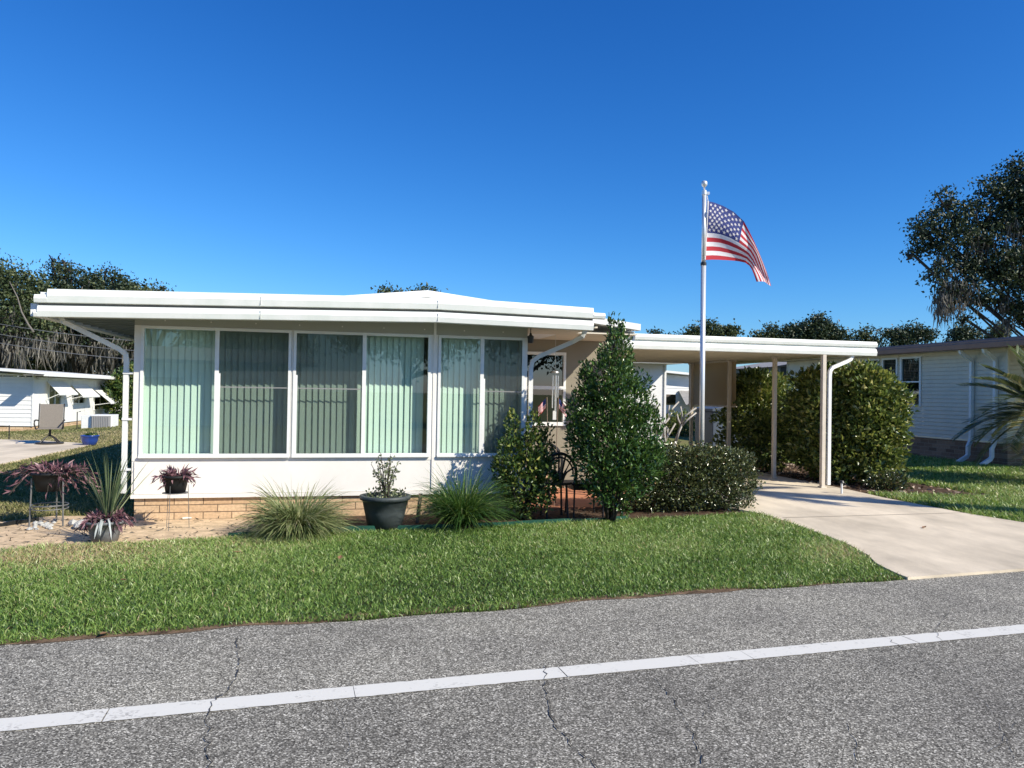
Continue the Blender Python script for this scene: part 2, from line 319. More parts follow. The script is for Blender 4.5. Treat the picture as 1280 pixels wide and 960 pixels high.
# ------------------------------------------------------------------ mesh builder
class MB:
    def __init__(s): s.v = []; s.f = []; s.m = []; s.cur = 0

    def add(s, vs, fs):
        o = len(s.v); s.v += [tuple(map(float, p)) for p in vs]
        s.f += [tuple(i + o for i in f) for f in fs]; s.m += [s.cur] * len(fs)

    def box(s, x0, x1, y0, y1, z0, z1):
        s.add([(x0, y0, z0), (x1, y0, z0), (x1, y1, z0), (x0, y1, z0), (x0, y0, z1), (x1, y0, z1), (x1, y1, z1), (x0, y1, z1)],
              [(0, 3, 2, 1), (4, 5, 6, 7), (0, 1, 5, 4), (1, 2, 6, 5), (2, 3, 7, 6), (3, 0, 4, 7)])

    def obox(s, c, dx, dy, dz):
        """box at centre c spanned by three half vectors"""
        c, dx, dy, dz = map(np.asarray, (c, dx, dy, dz))
        vs = [c + a * dx + b * dy + e * dz for e in (-1, 1) for a, b in ((-1, -1), (1, -1), (1, 1), (-1, 1))]
        s.add(vs, [(0, 3, 2, 1), (4, 5, 6, 7), (0, 1, 5, 4), (1, 2, 6, 5), (2, 3, 7, 6), (3, 0, 4, 7)])

    def prism(s, poly, a0, a1, axis='y'):
        """polygon in (x,z) extruded along y (axis y), or in (y,z) along x"""
        n = len(poly)
        P = [(p[0], a, p[1]) if axis == 'y' else (a, p[0], p[1]) for a in (a0, a1) for p in poly]
        s.add(P, [tuple(range(n)), tuple(range(2 * n - 1, n - 1, -1))] + [(i, i + n, (i + 1) % n + n, (i + 1) % n) for i in range(n)])

    def sweep(s, rings, closed=True, cap=True):
        n = len(rings[0]); vs = [p for r in rings for p in r]; fs = []
        for k in range(len(rings) - 1):
            for i in range(n if closed else n - 1):
                j = (i + 1) % n
                fs.append((k * n + i, k * n + j, (k + 1) * n + j, (k + 1) * n + i))
        if cap and closed:
            fs.append(tuple(range(n - 1, -1, -1))); fs.append(tuple((len(rings) - 1) * n + i for i in range(n)))
        s.add(vs, fs)

    def tube(s, pts, r, n=8):
        pts = [np.asarray(p, float) for p in pts]; rings = []
        rr = r if hasattr(r, '__len__') else [r] * len(pts)
        for i, p in enumerate(pts):
            d = pts[min(i + 1, len(pts) - 1)] - pts[max(i - 1, 0)]; d /= np.linalg.norm(d) + 1e-9
            a = np.array([0, 0, 1.0]) if abs(d[2]) < 0.9 else np.array([1.0, 0, 0])
            x = np.cross(d, a); x /= np.linalg.norm(x); y = np.cross(d, x)
            rings.append([p + rr[i] * (cos(2 * pi * k / n) * x + sin(2 * pi * k / n) * y) for k in range(n)])
        s.sweep(rings)

    def rtube(s, pts, w, h, up=(0, 0, 1)):
        """rectangular pipe (downspout)"""
        pts = [np.asarray(p, float) for p in pts]; rings = []
        up = np.asarray(up, float)
        for i, p in enumerate(pts):
            d = pts[min(i + 1, len(pts) - 1)] - pts[max(i - 1, 0)]; d /= np.linalg.norm(d)
            x = np.cross(d, up); x /= np.linalg.norm(x); y = np.cross(x, d)
            rings.append([p + a * w / 2 * x + b * h / 2 * y for a, b in ((-1, -1), (1, -1), (1, 1), (-1, 1))])
        s.sweep(rings)

    def lathe(s, prof, c=(0, 0, 0), n=24, cap=True):
        rings = [[(c[0] + r * cos(2 * pi * k / n), c[1] + r * sin(2 * pi * k / n), c[2] + z) for k in range(n)] for r, z in prof]
        s.sweep(rings, cap=cap)

    def build(s, name, m, parent=None, smooth=False, bevel=0.0):
        me = bpy.data.meshes.new(name); me.from_pydata(s.v, [], s.f)
        ms = m if isinstance(m, (list, tuple)) else [m]
        for x in ms: me.materials.append(x)
        if len(ms) > 1: me.polygons.foreach_set('material_index', s.m)
        if smooth: me.polygons.foreach_set('use_smooth', [True] * len(me.polygons))
        me.update()
        o = bpy.data.objects.new(name, me); COL.objects.link(o)
        if parent: o.parent = parent
        if bevel:
            b = o.modifiers.new('bevel', 'BEVEL'); b.width = bevel; b.segments = 2; b.limit_method = 'ANGLE'
        return o


def npmesh(name, V, Fc, m, parent=None, rnd=None, smooth=False):
    """V (n,3), Fc (k,3) or (k,4)"""
    me = bpy.data.meshes.new(name)
    k, c = Fc.shape
    me.vertices.add(len(V)); me.vertices.foreach_set('co', np.ascontiguousarray(V, np.float32).ravel())
    me.loops.add(k * c); me.loops.foreach_set('vertex_index', np.ascontiguousarray(Fc, np.int32).ravel())
    me.polygons.add(k); me.polygons.foreach_set('loop_start', np.arange(0, k * c, c, dtype=np.int32))
    me.polygons.foreach_set('loop_total', np.full(k, c, np.int32))
    if smooth: me.polygons.foreach_set('use_smooth', np.ones(k, bool))
    me.materials.append(m)
    if rnd is not None:
        a = me.attributes.new('rnd', 'FLOAT', 'FACE'); a.data.foreach_set('value', np.ascontiguousarray(rnd, np.float32))
    me.update(calc_edges=True); me.validate()
    o = bpy.data.objects.new(name, me); COL.objects.link(o)
    if parent: o.parent = parent
    return o


def unit(a): return a / (np.linalg.norm(a, axis=-1, keepdims=True) + 1e-9)


def leaf_arrays(P, D, L, W, fold=0.25):
    """folded leaf: two triangles each side of the midrib"""
    n = len(P); L = np.broadcast_to(L, n)[:, None]; W = np.broadcast_to(W, n)[:, None]
    D = unit(D); S = unit(np.cross(D, unit(rng.normal(size=(n, 3))))); N = np.cross(S, D)
    b = P; tip = P + D * L - N * L * 0.12; mid = P + D * L * 0.45
    l = mid + S * W / 2 + N * W * fold; r = mid - S * W / 2 + N * W * fold
    V = np.stack([b, r, tip, l], 1).reshape(-1, 3)
    i = np.arange(n)[:, None] * 4
    Fc = np.concatenate([i + np.array([0, 1, 2]), i + np.array([0, 2, 3])], 1).reshape(-1, 3)
    return V, Fc


def blade_arrays(P, H, bend, L, W, seg=3, droop=1.0):
    """grass-like strips: start at P, heading H (n,3 unit), curling towards bend (n,3)"""
    n = len(P); L = np.broadcast_to(L, n); W = np.broadcast_to(W, n)
    S = unit(np.cross(H, np.array([0, 0, 1.0])) + rng.normal(size=(n, 3)) * 0.25)
    pts = [P]; d = H.copy()
    for k in range(seg):
        pts.append(pts[-1] + d * (L / seg)[:, None]); d = unit(d + bend * droop / seg)
    V = []
    for k in range(seg):
        w = (W * (1 - 0.15 * k) * 0.5)[:, None] if k else (W * 0.4)[:, None]
        V += [pts[k] - S * w, pts[k] + S * w]
    V.append(pts[seg])
    nv = 2 * seg + 1
    V = np.stack(V, 1).reshape(-1, 3); i = np.arange(n)[:, None] * nv
    fs = []
    for k in range(seg - 1):
        a = 2 * k
        fs += [i + np.array([a, a + 1, a + 3]), i + np.array([a, a + 3, a + 2])]
    a = 2 * (seg - 1); fs.append(i + np.array([a, a + 1, a + 2]))
    Fc = np.concatenate(fs, 1).reshape(-1, 3)
    return V, Fc, 2 * seg - 1


def empty(name, loc, label=None, cat=None, group=None, rz=0.0):
    o = bpy.data.objects.new(name, None); COL.objects.link(o); o.empty_display_size = 0.2
    o.location = tuple(float(x) for x in loc); o.rotation_euler = (0, 0, rz)
    tag(o, label, cat, group); return o


def tag(o, label=None, cat=None, group=None, kind=None):
    if label: o['label'] = label
    if cat: o['category'] = cat
    if group: o['group'] = group
    if kind: o['kind'] = kind
    return o


def in_poly(x, y, poly):
    c = np.zeros(len(x), bool); n = len(poly)
    for i in range(n):
        x0, y0 = poly[i][:2]; x1, y1 = poly[(i + 1) % n][:2]
        h = ((y0 > y) != (y1 > y)) & (x < (x1 - x0) * (y - y0) / (y1 - y0 + 1e-12) + x0)
        c ^= h
    return c


def sheet(name, pts, z, m, kind='structure'):
    mb = MB(); mb.add([(p[0], p[1], z) for p in pts], [tuple(range(len(pts)))])
    return tag(mb.build(name, m), kind=kind)


def noise2(x, y, seed=0):
    r = np.random.default_rng(seed); s = np.zeros_like(x)
    for f, a in ((0.5, 1), (1.1, .8), (2.3, .6), (4.7, .4)):
        for _ in range(2):
            t = r.uniform(0, 2 * pi); p = r.uniform(0, 2 * pi)
            s += a * np.sin(f * (x * cos(t) + y * sin(t)) * 2 + p)
    return s / 3.0


# ------------------------------------------------------------------ the setting
# ground with the gentle fall to the left-hand neighbour
uu = np.array([-700, -250, -100, -60, -40, -30, -24] + list(np.arange(-20, -6.9, 0.7)) + [-4, 0, 4, 8, 14, 24, 40, 80, 200, 700.0])
vv = np.array([-700, -200, -80, -40, -20, -10, -5] + list(np.arange(-2, 4, 0.5)) + [6, 10, 16, 24, 36, 60, 120, 300, 900.0])
UU, VV = np.meshgrid(uu, vv, indexing='ij')
PP = ORG[None, None] + UU[..., None] * EU + VV[..., None] * EV
PP[..., 2] = hgt_uv(UU, VV)
nu, nv = UU.shape
idx = np.arange(nu * nv).reshape(nu, nv)
FQ = np.stack([idx[:-1, :-1], idx[1:, :-1], idx[1:, 1:], idx[:-1, 1:]], -1).reshape(-1, 4)
tag(npmesh('ground', PP.reshape(-1, 3), FQ, M['ground'], smooth=True), kind='structure')

RA, RB = G(0, 806), G(1125, 722)
RD = unit((RB - RA)[None])[0]; RN = np.array([-RD[1], RD[0], 0])      # along the road, and away from the road
def RP(s, w): return RA + RD * s + RN * w
road_edge = [RP(s, 0.03 * math.sin(s * 1.7) + 0.02 * math.sin(s * 4.1)) for s in np.arange(-30, 40, 0.5)]
sheet('road', road_edge + [RP(80, 0), RP(80, -9), RP(-60, -9), RP(-60, 0)], 0.004, M['asphalt'])
# painted line, broken into weathered lengths
LA, LB = G(0, 908), G(1280, 787); LD = unit((LB - LA)[None])[0]; LN = np.array([-LD[1], LD[0], 0])
mb = MB(); s = -25.0
while s < 30:
    ln = random.uniform(0.3, 1.3); g = random.choice([0.003, 0.006, 0.002])
    n_ = max(2, int((ln - g) / .04)); xs_ = np.linspace(s + g, s + ln, n_); sl = random.uniform(-.02, .02)
    lo_ = [-.078 + random.gauss(0, .0022) for _ in xs_]; hi_ = [.078 + random.gauss(0, .0022) for _ in xs_]
    A_ = [LA + LD * (x + sl * w) + LN * w for x, w in zip(xs_, lo_)]; B_ = [LA + LD * (x + sl * w) + LN * w for x, w in zip(xs_, hi_)]
    mb.add([(p[0], p[1], .008) for p in A_ + B_], [(k, k + 1, n_ + k + 1, n_ + k) for k in range(n_ - 1)]); s += ln
tag(mb.build('road_marking', M['paint']), kind='structure')
# cracks
mb = MB()
def crack(pix, w):
    pts = [G(*p) for p in pix]; fine = []
    for a, b in zip(pts[:-1], pts[1:]):
        n = max(2, int(np.linalg.norm(b - a) / 0.035))
        for k in range(n): fine.append(a + (b - a) * k / n + np.array([random.gauss(0, .007), random.gauss(0, .007), 0]))
    fine.append(pts[-1])
    for a, b in zip(fine[:-1], fine[1:]):
        d = unit((b - a)[None])[0]; nn = np.array([-d[1], d[0], 0]) * w * random.choice((.15, .3, .45, .6))
        mb.add([(*(a - nn)[:2], .0105), (*(b - nn * .9)[:2], .0105), (*(b + nn * .9)[:2], .0105), (*(a + nn)[:2], .0105)], [(0, 1, 2, 3)])
for pix, w in [([(296, 800), (300, 830), (290, 860), (265, 880), (258, 905), (262, 960), (266, 1010)], .006),
               ([(680, 835), (684, 870), (692, 905), (715, 930), (747, 962), (770, 1000)], .007),
               ([(820, 850), (845, 880), (866, 915), (876, 940), (884, 965), (890, 1000)], .006),
               ([(1050, 766), (1085, 784), (1120, 806), (1165, 830)], .005),
               ([(1165, 830), (1215, 860), (1250, 900), (1270, 950)], .003),
               ([(1060, 905), (1072, 930), (1070, 965)], .004), ([(1270, 905), (1255, 930), (1230, 945)], .003),
               ([(900, 870), (885, 890), (875, 900)], .003), ([(1180, 815), (1170, 790), (1190, 760)], .003),
               ([(150, 816), (0, 826)], .003), ([(420, 880), (440, 930), (432, 980)], .002), ([(560, 830), (555, 800), (570, 780)], .002),
               ([(20, 880), (-40, 900)], .003)]:
    crack(pix, w)
tag(mb.build('road_crack', M['crack']), kind='structure')

DR = [G(*p) for p in [(1125, 722), (1110, 715), (1095, 707), (1085, 697), (1062, 684), (1040, 675), (1010, 664), (985, 655), (962, 648), (945, 643)]]
DR += [HF(3.0, 0.4), HF(2.5, 1.2), HF(2.5, 7.8), HF(6.35, 7.8), HF(6.35, 1.6), HF(6.25, .6), HF(6.3, -1.0), HF(6.5, -2.0), HF(7.0, -2.8), HF(7.9, -3.1)]
DR += [RP(9.6, -0.1), RP(6.95, -0.1)]
mb = MB(); nD = len(DR)
mb.add([(p[0], p[1], .028) for p in DR] + [(p[0], p[1], -.05) for p in DR], [tuple(range(nD))] + [(i, i + nD, (i + 1) % nD + nD, (i + 1) % nD) for i in range(nD)])
tag(mb.build('driveway', M['concrete']), kind='structure')
mb = MB()
for a, b in ((G(978, 650), G(1262, 642)), (HF(2.6, 1.9), HF(6.3, 1.9))):
    d = unit((b - a)[None])[0]; nn = np.array([-d[1], d[0], 0]) * .007
    mb.add([(*(a - nn)[:2], .032), (*(b - nn)[:2], .032), (*(b + nn)[:2], .032), (*(a + nn)[:2], .032)], [(0, 1, 2, 3)])
tag(mb.build('driveway_joint', M['joint']), kind='structure')

BEDPX = [(-140, 705), (-60, 697), (0, 690), (60, 683), (160, 680), (230, 676), (290, 673), (330, 670), (450, 666), (560, 662), (700, 656), (790, 651), (870, 647), (945, 643)]
BED = [G(*p) for p in BEDPX]
sand_poly = BED[:8] + [HF(-2.95, 0.02), HF(-4.62, 0.02), HF(-4.75, .35), HF(-5.6, .5), HF(-6.4, -.2), HF(-7.4, -.9)]
sheet('sand_bed', sand_poly, 0.006, M['sand'])
mulch_poly = BED[7:] + [HF(3.0, .4), HF(2.45, .35), HF(.3, .2), HF(.3, .02), HF(-2.95, .02)]
sheet('mulch_bed', mulch_poly, 0.006, M['mulch'])
mb = MB(); mb.box(.24, 2.5, .22, 2.28, -.05, .03)
o = mb.build('porch_floor', M['terracotta']); o.location = tuple(ORG); o.rotation_euler = (0, 0, TH); tag(o, kind='structure')
PAT = [G(*p) for p in [(118, 557), (60, 556), (-60, 561), (-200, 600), (-120, 612), (0, 583)]]
mb = MB(); mb.add([(p[0], p[1], .03) for p in PAT] + [(p[0], p[1], -.5) for p in PAT], [tuple(range(6))] + [(i, i + 6, (i + 1) % 6 + 6, (i + 1) % 6) for i in range(6)])
tag(mb.build('patio', M['concrete']), kind='structure')
# mulch strip under the hedge row beside the carport
sheet('hedge_bed', [HF(6.4, .2), HF(8.3, .1), HF(8.7, 8), HF(6.4, 8)], 0.005, M['mulch'])


mb = MB(); es = list(np.arange(-6, 7.2, .12))
for a, c in zip(es[:-1], es[1:]):
    def ew(q): return (-.015 - .035 * abs(math.sin(q * 2.3)) - .02 * math.sin(q * 7.7), .10)
    q = [RP(a, ew(a)[0]), RP(c, ew(c)[0]), RP(c, .10), RP(a, .10)]
    mb.add([(p[0], p[1], .0075) for p in q], [(0, 1, 2, 3)])
tag(mb.build('verge', M['vergesoil']), kind='structure')

# ------------------------------------------------------------------ grass
def grass(name, polys, excl, dens, lmin, lmax, w, m, seed, dry=0.0, dryspots=()):
    x0 = min(p[0] for q in polys for p in q); x1 = max(p[0] for q in polys for p in q)
    y0 = min(p[1] for q in polys for p in q); y1 = max(p[1] for q in polys for p in q)
    n = int((x1 - x0) * (y1 - y0) * dens)
    x = rng.uniform(x0, x1, n); y = rng.uniform(y0, y1, n)
    k = np.zeros(n, bool)
    for q in polys: k |= in_poly(x, y, q)
    for q in excl: k &= ~in_poly(x, y, q)
    # stay inside a wide view wedge
    k &= np.abs(x) < y * 0.95 + 1.5
    d = np.hypot(x, y); keep = rng.uniform(size=n) < np.clip((8.0 / d) ** 1.3, .02, 1)
    k &= keep; x = x[k]; y = y[k]; n = len(x); d = d[k]
    nz = noise2(x, y, seed)
    P = np.stack([x, y, hgt(x, y) - 0.004], -1)
    az = rng.uniform(0, 2 * pi, n); lean = rng.uniform(.15, 1.0, n)
    H = unit(np.stack([np.cos(az) * lean, np.sin(az) * lean, np.ones(n)], -1))
    bend = np.stack([np.cos(az), np.sin(az), -0.5 * np.ones(n)], -1)
    sc = np.clip(d / 8.0, 1, 4)
    L = rng.uniform(lmin, lmax, n) * (1 + .22 * nz) * np.clip(sc, 1, 1.5)
    V, Fc, fp = blade_arrays(P, H, bend * rng.uniform(.5, 1.5, n)[:, None], L, w * sc * rng.uniform(.7, 1.3, n), 2)
    r = np.clip(.42 + .15 * nz + rng.normal(0, .24, n) + dry, 0, 1)
    for (c, rad_, amt) in dryspots:
        dd = np.hypot(x - c[0], y - c[1]); r = np.clip(r + amt * np.exp(-(dd / rad_) ** 2) * rng.uniform(.3, 1.2, n), 0, 1)
    return tag(npmesh(name, V, Fc, m, rnd=np.repeat(r, fp)), kind='stuff')


front = [RP(s, -0.03 + 0.05 * math.sin(s * 1.7) + .03 * math.sin(s * 5.3)) for s in np.arange(-5, 7.05, .3)] + DR[:10] + BED[::-1]
spots = [(G(1060, 690), .5, .45), (G(980, 655), .35, .4), (G(1040, 705), .4, .25), (G(160, 690), .9, .45), (G(330, 678), .5, .3), (G(60, 695), .8, .45),
         (G(560, 700), .5, .15), (G(850, 680), .6, .2)]
sheet('lawn', [(p[0] , p[1]) for p in front[2:]], 0.0045, M['thatch'])
grass('lawn_grass', [front], [], 7000, .03, .07, .0072, LM['grass'], 3, dryspots=spots)
rl = [HF(6.4, 1.2), HF(6.3, -1.0), HF(6.5, -2.0), HF(7.0, -2.8), HF(7.9, -3.1), RP(9.6, 0), RP(16, 0), HF(20, 0), HF(20, 5.2), HF(13.4, 5.2), HF(13.4, 12), HF(8.6, 12), HF(8.4, .4)]
grass('side_lawn_grass', [rl], [], 3800, .045, .09, .008, LM['grass'], 8, dry=.12)
ll = [HF(-7.0, -1.2), HF(-4.7, .3), HF(-4.7, 15), HF(-5, 28), HF(-15.4, 28), HF(-22, 26), HF(-18, 4)]
grass('neighbour_lawn_grass', [ll], [PAT, sand_poly], 2200, .03, .07, .009, LM['drygrass'], 12, dry=.0, dryspots=[(HF(-12, 16), 5, .5)])

# ------------------------------------------------------------------ the house
house = empty('mobile_home', HF(0, 0, 0), 'low white home with a glazed front room and wide white fascia', 'house', rz=TH)
WL, WR = -4.63, 0.205                                             # front room side walls
mb = MB(); mb.box(WL + .03, WR - .02, .03, .2, -.1, .262); mb.box(WL + .03, WL + .2, .2, 14, -.1, .262)
mb.box(.26, 1.55, 2.33, 2.5, -.1, .262); mb.build('skirting', M['brick'], house)
WIN = [(-4.555, -3.695, -2.825), (-2.80, -1.932, -1.085), (-0.99, -0.41, 0.165)]
Z0, Z1 = .755, 2.335
mb = MB()
mb.box(WL, WR, 0, .10, .32, .715)                                  # knee panel
mb.box(WL - .005, WR + .005, -.012, .09, .268, .316)               # bottom trim
mb.box(WL, WR, -.006, .1, .7155, .752)                             # sill strip
mb.cur = 1; mb.box(WL, WR, 0, .1, 2.338, 2.52); mb.cur = 0         # header, in the shade-darkened tone
for a, b in ((WL, -4.558), (-2.822, -2.803), (-1.082, -.993), (.168, WR)): mb.box(a, b, -.004, .1, .7525, 2.3375)
mb.box(-1.055, -1.02, -.014, -.0045, .32, 2.5)                     # centre seam cover
mb.box(WL + .03, WL + .045, -.012, -.001, .33, .71)
for u in np.arange(-4.3, .15, .52): mb.box(u, u + .014, -.006, -.0005, 2.395, 2.409)
# sides and back of the front room
mb.box(WL, WL + .08, .1005, 2.3, .262, 2.45); mb.box(WR - .08, WR, .1005, 2.3, .262, 2.45)
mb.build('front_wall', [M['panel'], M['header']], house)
mb = MB(); mb.box(WL + .09, WR - .09, 2.2, 2.25, .3, 2.42); mb.box(WL + .09, WR - .09, .2, 2.19, .262, .3)
mb.build('room_lining', M['interior'], house)

def slats(mb, a, b, z0, z1, y):
    u = a + .03
    while u < b - .02:
        an = -rad(20 + random.uniform(-5, 5)); w = .047; sw = random.uniform(-.006, .006)
        c, s_ = cos(an) * w, sin(an) * w
        top = [(u - c, y + s_, z1), (u - c * .35, y + s_ * .2 - .004, z1), (u + c * .35, y - s_ * .45 - .004, z1), (u + c, y - s_, z1)]
        bot = [(p[0] + sw, p[1], z0) for p in top]
        mb.add(top + bot, [(i, i + 1, i + 5, i + 4) for i in range(3)])
        u += .0775 + random.uniform(-.003, .003)

for k, (a, c, b) in enumerate(WIN):
    mb = MB()
    f = .035
    mb.box(a, b, -.02, .05, Z0, Z0 + .045); mb.box(a, b, -.02, .05, Z1 - f, Z1)
    mb.box(a, a + f, -.02, .05, Z0 + .0455, Z1 - f - .0005); mb.box(b - f, b, -.02, .05, Z0 + .0455, Z1 - f - .0005)
    mb.box(c - .024, c + .024, -.022, .05, Z0 + .0455, Z1 - f - .0005)
    mb.box(a - .0, b + .0, -.045, -.0205, Z0 - .002, Z0 + .02)
    win = mb.build('window', M['white'], house)
    for (x0, x1, y) in ((a + f, c - .024, .004), (c + .024, b - f, .022)):
        g = MB(); g.add([(x0, y, Z0 + .045), (x1, y, Z0 + .045), (x1, y, Z1 - f), (x0, y, Z1 - f)], [(0, 1, 2, 3)])
        g.build('pane', M['glass'], win)
    x0, x1 = ((c + .024, b - f), (a + f, c - .024), (c + .024, b - f))[k]
    g = MB(); g.add([(x0, -.012, Z0 + .045), (x1, -.012, Z0 + .045), (x1, -.012, Z1 - f), (x0, -.012, Z1 - f)], [(0, 1, 2, 3)])
    g.cur = 1; g.box(x0, x1, -.010, -.004, 1.607, 1.622); g.box(x0, x0 + .018, -.019, -.0125, Z0 + .046, 1.78)
    g.build('insect_screen', [M['screen'], M['white']], win)
    g = MB(); slats(g, a + .02, b - .02, Z0 + .03, Z1 + .06, .155); g.build('vertical_blind', M['slat'], win)

# fascia: two folded bands, following the shallow peak
def zb(u): return np.interp(u, [-5.565, -1.08, .945, 1.11], [2.345, 2.447, 2.413, 2.41])
def zt(u): return np.interp(u, [-5.435, -2.1, -.5, .945], [2.66, 2.731, 2.749, 2.706])
def band(mb, us, z_lo, z_hi, v, dep=.012, th=.06):
    rings = []
    for u in us:
        a, b = z_lo(u), z_hi(u)
        rings.append([(u, v, a), (u, v - dep, a + .006), (u, v - dep - .012, a + (b - a) * .52), (u, v - .004, b), (u, v + th, b), (u, v + th, a)])
    mb.sweep(rings)
FV = -.56
mb = MB()
us = [-5.48, -3.5, -2, -1.08, 0, .93]
band(mb, us, zb, lambda u: zb(u) + .128, FV)
band(mb, [-5.515, -5.4805], zb, lambda u: zb(u) + .083, FV + .002)
band(mb, [-5.515, -5.3855], lambda u: zb(u) + .158, lambda u: zb(u) + .25, FV + .002)
band(mb, [.9295, 1.09], lambda u: zb(u) + .158, lambda u: zb(u) + .235, FV + .002)
band(mb, [-5.385, -3.5, -2, -1.08, -.4, .929], lambda u: zb(u) + .158, zt, FV)
mb.cur = 1
mb.cur = 2
for u in (-3.15, -1.08, ):
    mb.box(u, u + .004, FV - .0262, FV - .010, zb(u) + .02, zb(u) + .11); mb.box(u, u + .004, FV - .0262, FV - .010, zb(u) + .18, zb(u) + .27)
mb.cur = 1
rings = [[(u, FV + .02, zb(u) + .126), (u, FV + .02, zb(u) + .16), (u, FV + .05, zb(u) + .16), (u, FV + .05, zb(u) + .126)] for u in [-5.475, -1.08, .93]]
mb.sweep(rings)
mb.build('fascia', [M['fascia'], M['seam'], M['seamlight']], house)
mb = MB()                                                          # flat roof over the front room
us = [-5.475, -1.08, .925]
rings = [[(u, -.5, zb(u) + .07), (u, 2.1, zb(u) + .07), (u, 2.1, zt(u) - .03), (u, -.5, zt(u) - .03)] for u in us]
mb.sweep(rings); mb.build('front_roof', M['white'], house)
mb = MB()                                                          # main shallow gable behind
def gab(u): return np.interp(u, [-5.46, -1.05, 2.14], [2.52, 3.005, 2.645])
us = [-5.46, -1.05, 2.14]
mb.sweep([[(u, .93, gab(u) - .07), (u, 14.5, gab(u) - .07), (u, 14.5, gab(u)), (u, .93, gab(u))] for u in us])
mb.sweep([[(u, .78, gab(u) - .082), (u, .928, gab(u) - .082), (u, .928, gab(u) + .012), (u, .78, gab(u) + .012)] for u in us])
mb.build('main_roof', M['white'], house)
mb = MB()                                                          # eaves gutters along both sides
mb.box(-5.57, -5.44, -.5, 14.4, 2.36, 2.5); mb.box(2.06, 2.13, 1.0, 1.8, 2.50, 2.56)
mb.build('gutter', M['white'], house)
mb = MB()                                                          # soffits, the left one in the shade-darkened tone
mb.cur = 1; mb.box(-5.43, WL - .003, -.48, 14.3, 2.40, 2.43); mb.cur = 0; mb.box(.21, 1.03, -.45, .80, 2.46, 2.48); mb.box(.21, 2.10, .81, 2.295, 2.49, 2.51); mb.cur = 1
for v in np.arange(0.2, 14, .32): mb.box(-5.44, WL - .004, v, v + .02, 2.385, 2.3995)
mb.build('soffit', [M['soffit'], M['soffitshade']], house)
mb = MB()
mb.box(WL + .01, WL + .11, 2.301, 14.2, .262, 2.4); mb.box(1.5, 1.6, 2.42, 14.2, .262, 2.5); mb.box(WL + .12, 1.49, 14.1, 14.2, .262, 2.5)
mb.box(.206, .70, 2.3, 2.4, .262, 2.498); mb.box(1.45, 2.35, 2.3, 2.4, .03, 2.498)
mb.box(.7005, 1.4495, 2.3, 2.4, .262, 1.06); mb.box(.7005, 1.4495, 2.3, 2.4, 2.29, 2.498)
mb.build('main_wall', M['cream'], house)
mb = MB()
for b_ in ((.705, 1.445, 1.065, 1.125), (.705, 1.445, 2.235, 2.285), (.705, 1.445, 1.665, 1.72)): mb.box(b_[0], b_[1], 2.27, 2.36, b_[2], b_[3])
mb.box(.705, .745, 2.275, 2.36, 1.126, 1.664); mb.box(.705, .745, 2.275, 2.36, 1.721, 2.234); mb.box(1.405, 1.445, 2.275, 2.36, 1.126, 1.664); mb.box(1.405, 1.445, 2.275, 2.36, 1.721, 2.234)
w2 = mb.build('window', M['white'], house)
for z0, z1 in ((1.125, 1.665), (1.72, 2.235)):
    g = MB(); g.add([(.745, 2.32, z0), (1.405, 2.32, z0), (1.405, 2.32, z1), (.745, 2.32, z1)], [(0, 1, 2, 3)]); g.build('pane', M['darkglass'], w2)
g = MB(); g.box(.72, 1.43, 2.365, 2.39, 1.07, 2.28); g.build('backing', M['darkroom'], w2)
# downspouts: a long elbow from the eave corner back to the wall, then down
mb = MB(); mb.rtube([(-5.30, -.42, 2.40), (-5.28, -.40, 2.33), (-5.2, -.22, 2.27), (-4.80, .0, 2.05), (-4.73, .03, 1.99), (-4.72, .04, 1.9), (-4.72, .04, .33)], .055, .05, up=(0, 1, .01))
for z in (.6, 1.2, 1.75): mb.box(-4.752, -4.64, .005, .0695, z, z + .025)
mb.build('downspout', M['white'], house)
mb = MB(); mb.rtube([(.88, -.38, 2.43), (.86, -.36, 2.36), (.78, -.16, 2.29), (.38, .02, 2.10), (.29, .05, 2.03), (.27, .06, 1.93), (.27, .06, .1)], .055, .05, up=(0, 1, .01))
mb.build('downspout', M['white'], house)
mb = MB(); mb.lathe([(.012, .13), (.02, .10), (.045, .085), (.045, .08), (.036, .0), (.03, -.005)], (.215, -.12, 2.265), 6); mb.tube([(.215, -.12, 2.38), (.215, -.12, 2.47)], .006, 6)
mb.build('porch_lantern', M['black'], house)

# ------------------------------------------------------------------ carport
carport = empty('carport', HF(2.4, 1.9, 0), 'open flat roofed white carport on slim cream posts over the driveway', 'carport', rz=TH)
mb = MB(); mb.box(.0, 4.66, .09, 5.75, .0, .2)
for v in np.arange(.4, 5.6, .3): mb.box(.02, 4.64, v, v + .012, -.012, -.0005)
o = mb.build('roof', M['soffit'], carport); o.location = (0, 0, 2.40)
mb = MB()
z = 2.355
for (a, b_, u0, u1, st) in ((0, .13, -.04, 4.69, 0), (.155, .255, .1, 4.70, .0)):
    mb.sweep([[(u, 0, z + a), (u, -.025, z + a + .006), (u, -.038, z + (a + b_) / 2), (u, -.004, z + b_), (u, .085, z + b_), (u, .085, z + a)] for u in (u0, u1)])
mb.sweep([[(u, .01, z + .13), (u, .06, z + .13), (u, .06, z + .156), (u, .01, z + .156)] for u in (-.02, 4.68)])
mb.box(-.045, -.002, .09, 5.75, 2.34, 2.61); mb.box(4.662, 4.70, .09, 5.75, 2.37, 2.6)
mb.build('fascia', M['fascia'], carport)
for v in (-.02, 1.5, 3.25, 5.05):
    mb = MB(); mb.box(3.61, 3.68, v, v + .07, 0.02, 2.398); mb.box(3.59, 3.70, v - .02, v + .09, .02, .05); mb.box(3.56, 3.73, v - .0, v + .07, 2.36, 2.397)
    mb.build('post', M['post'], carport, bevel=.004)
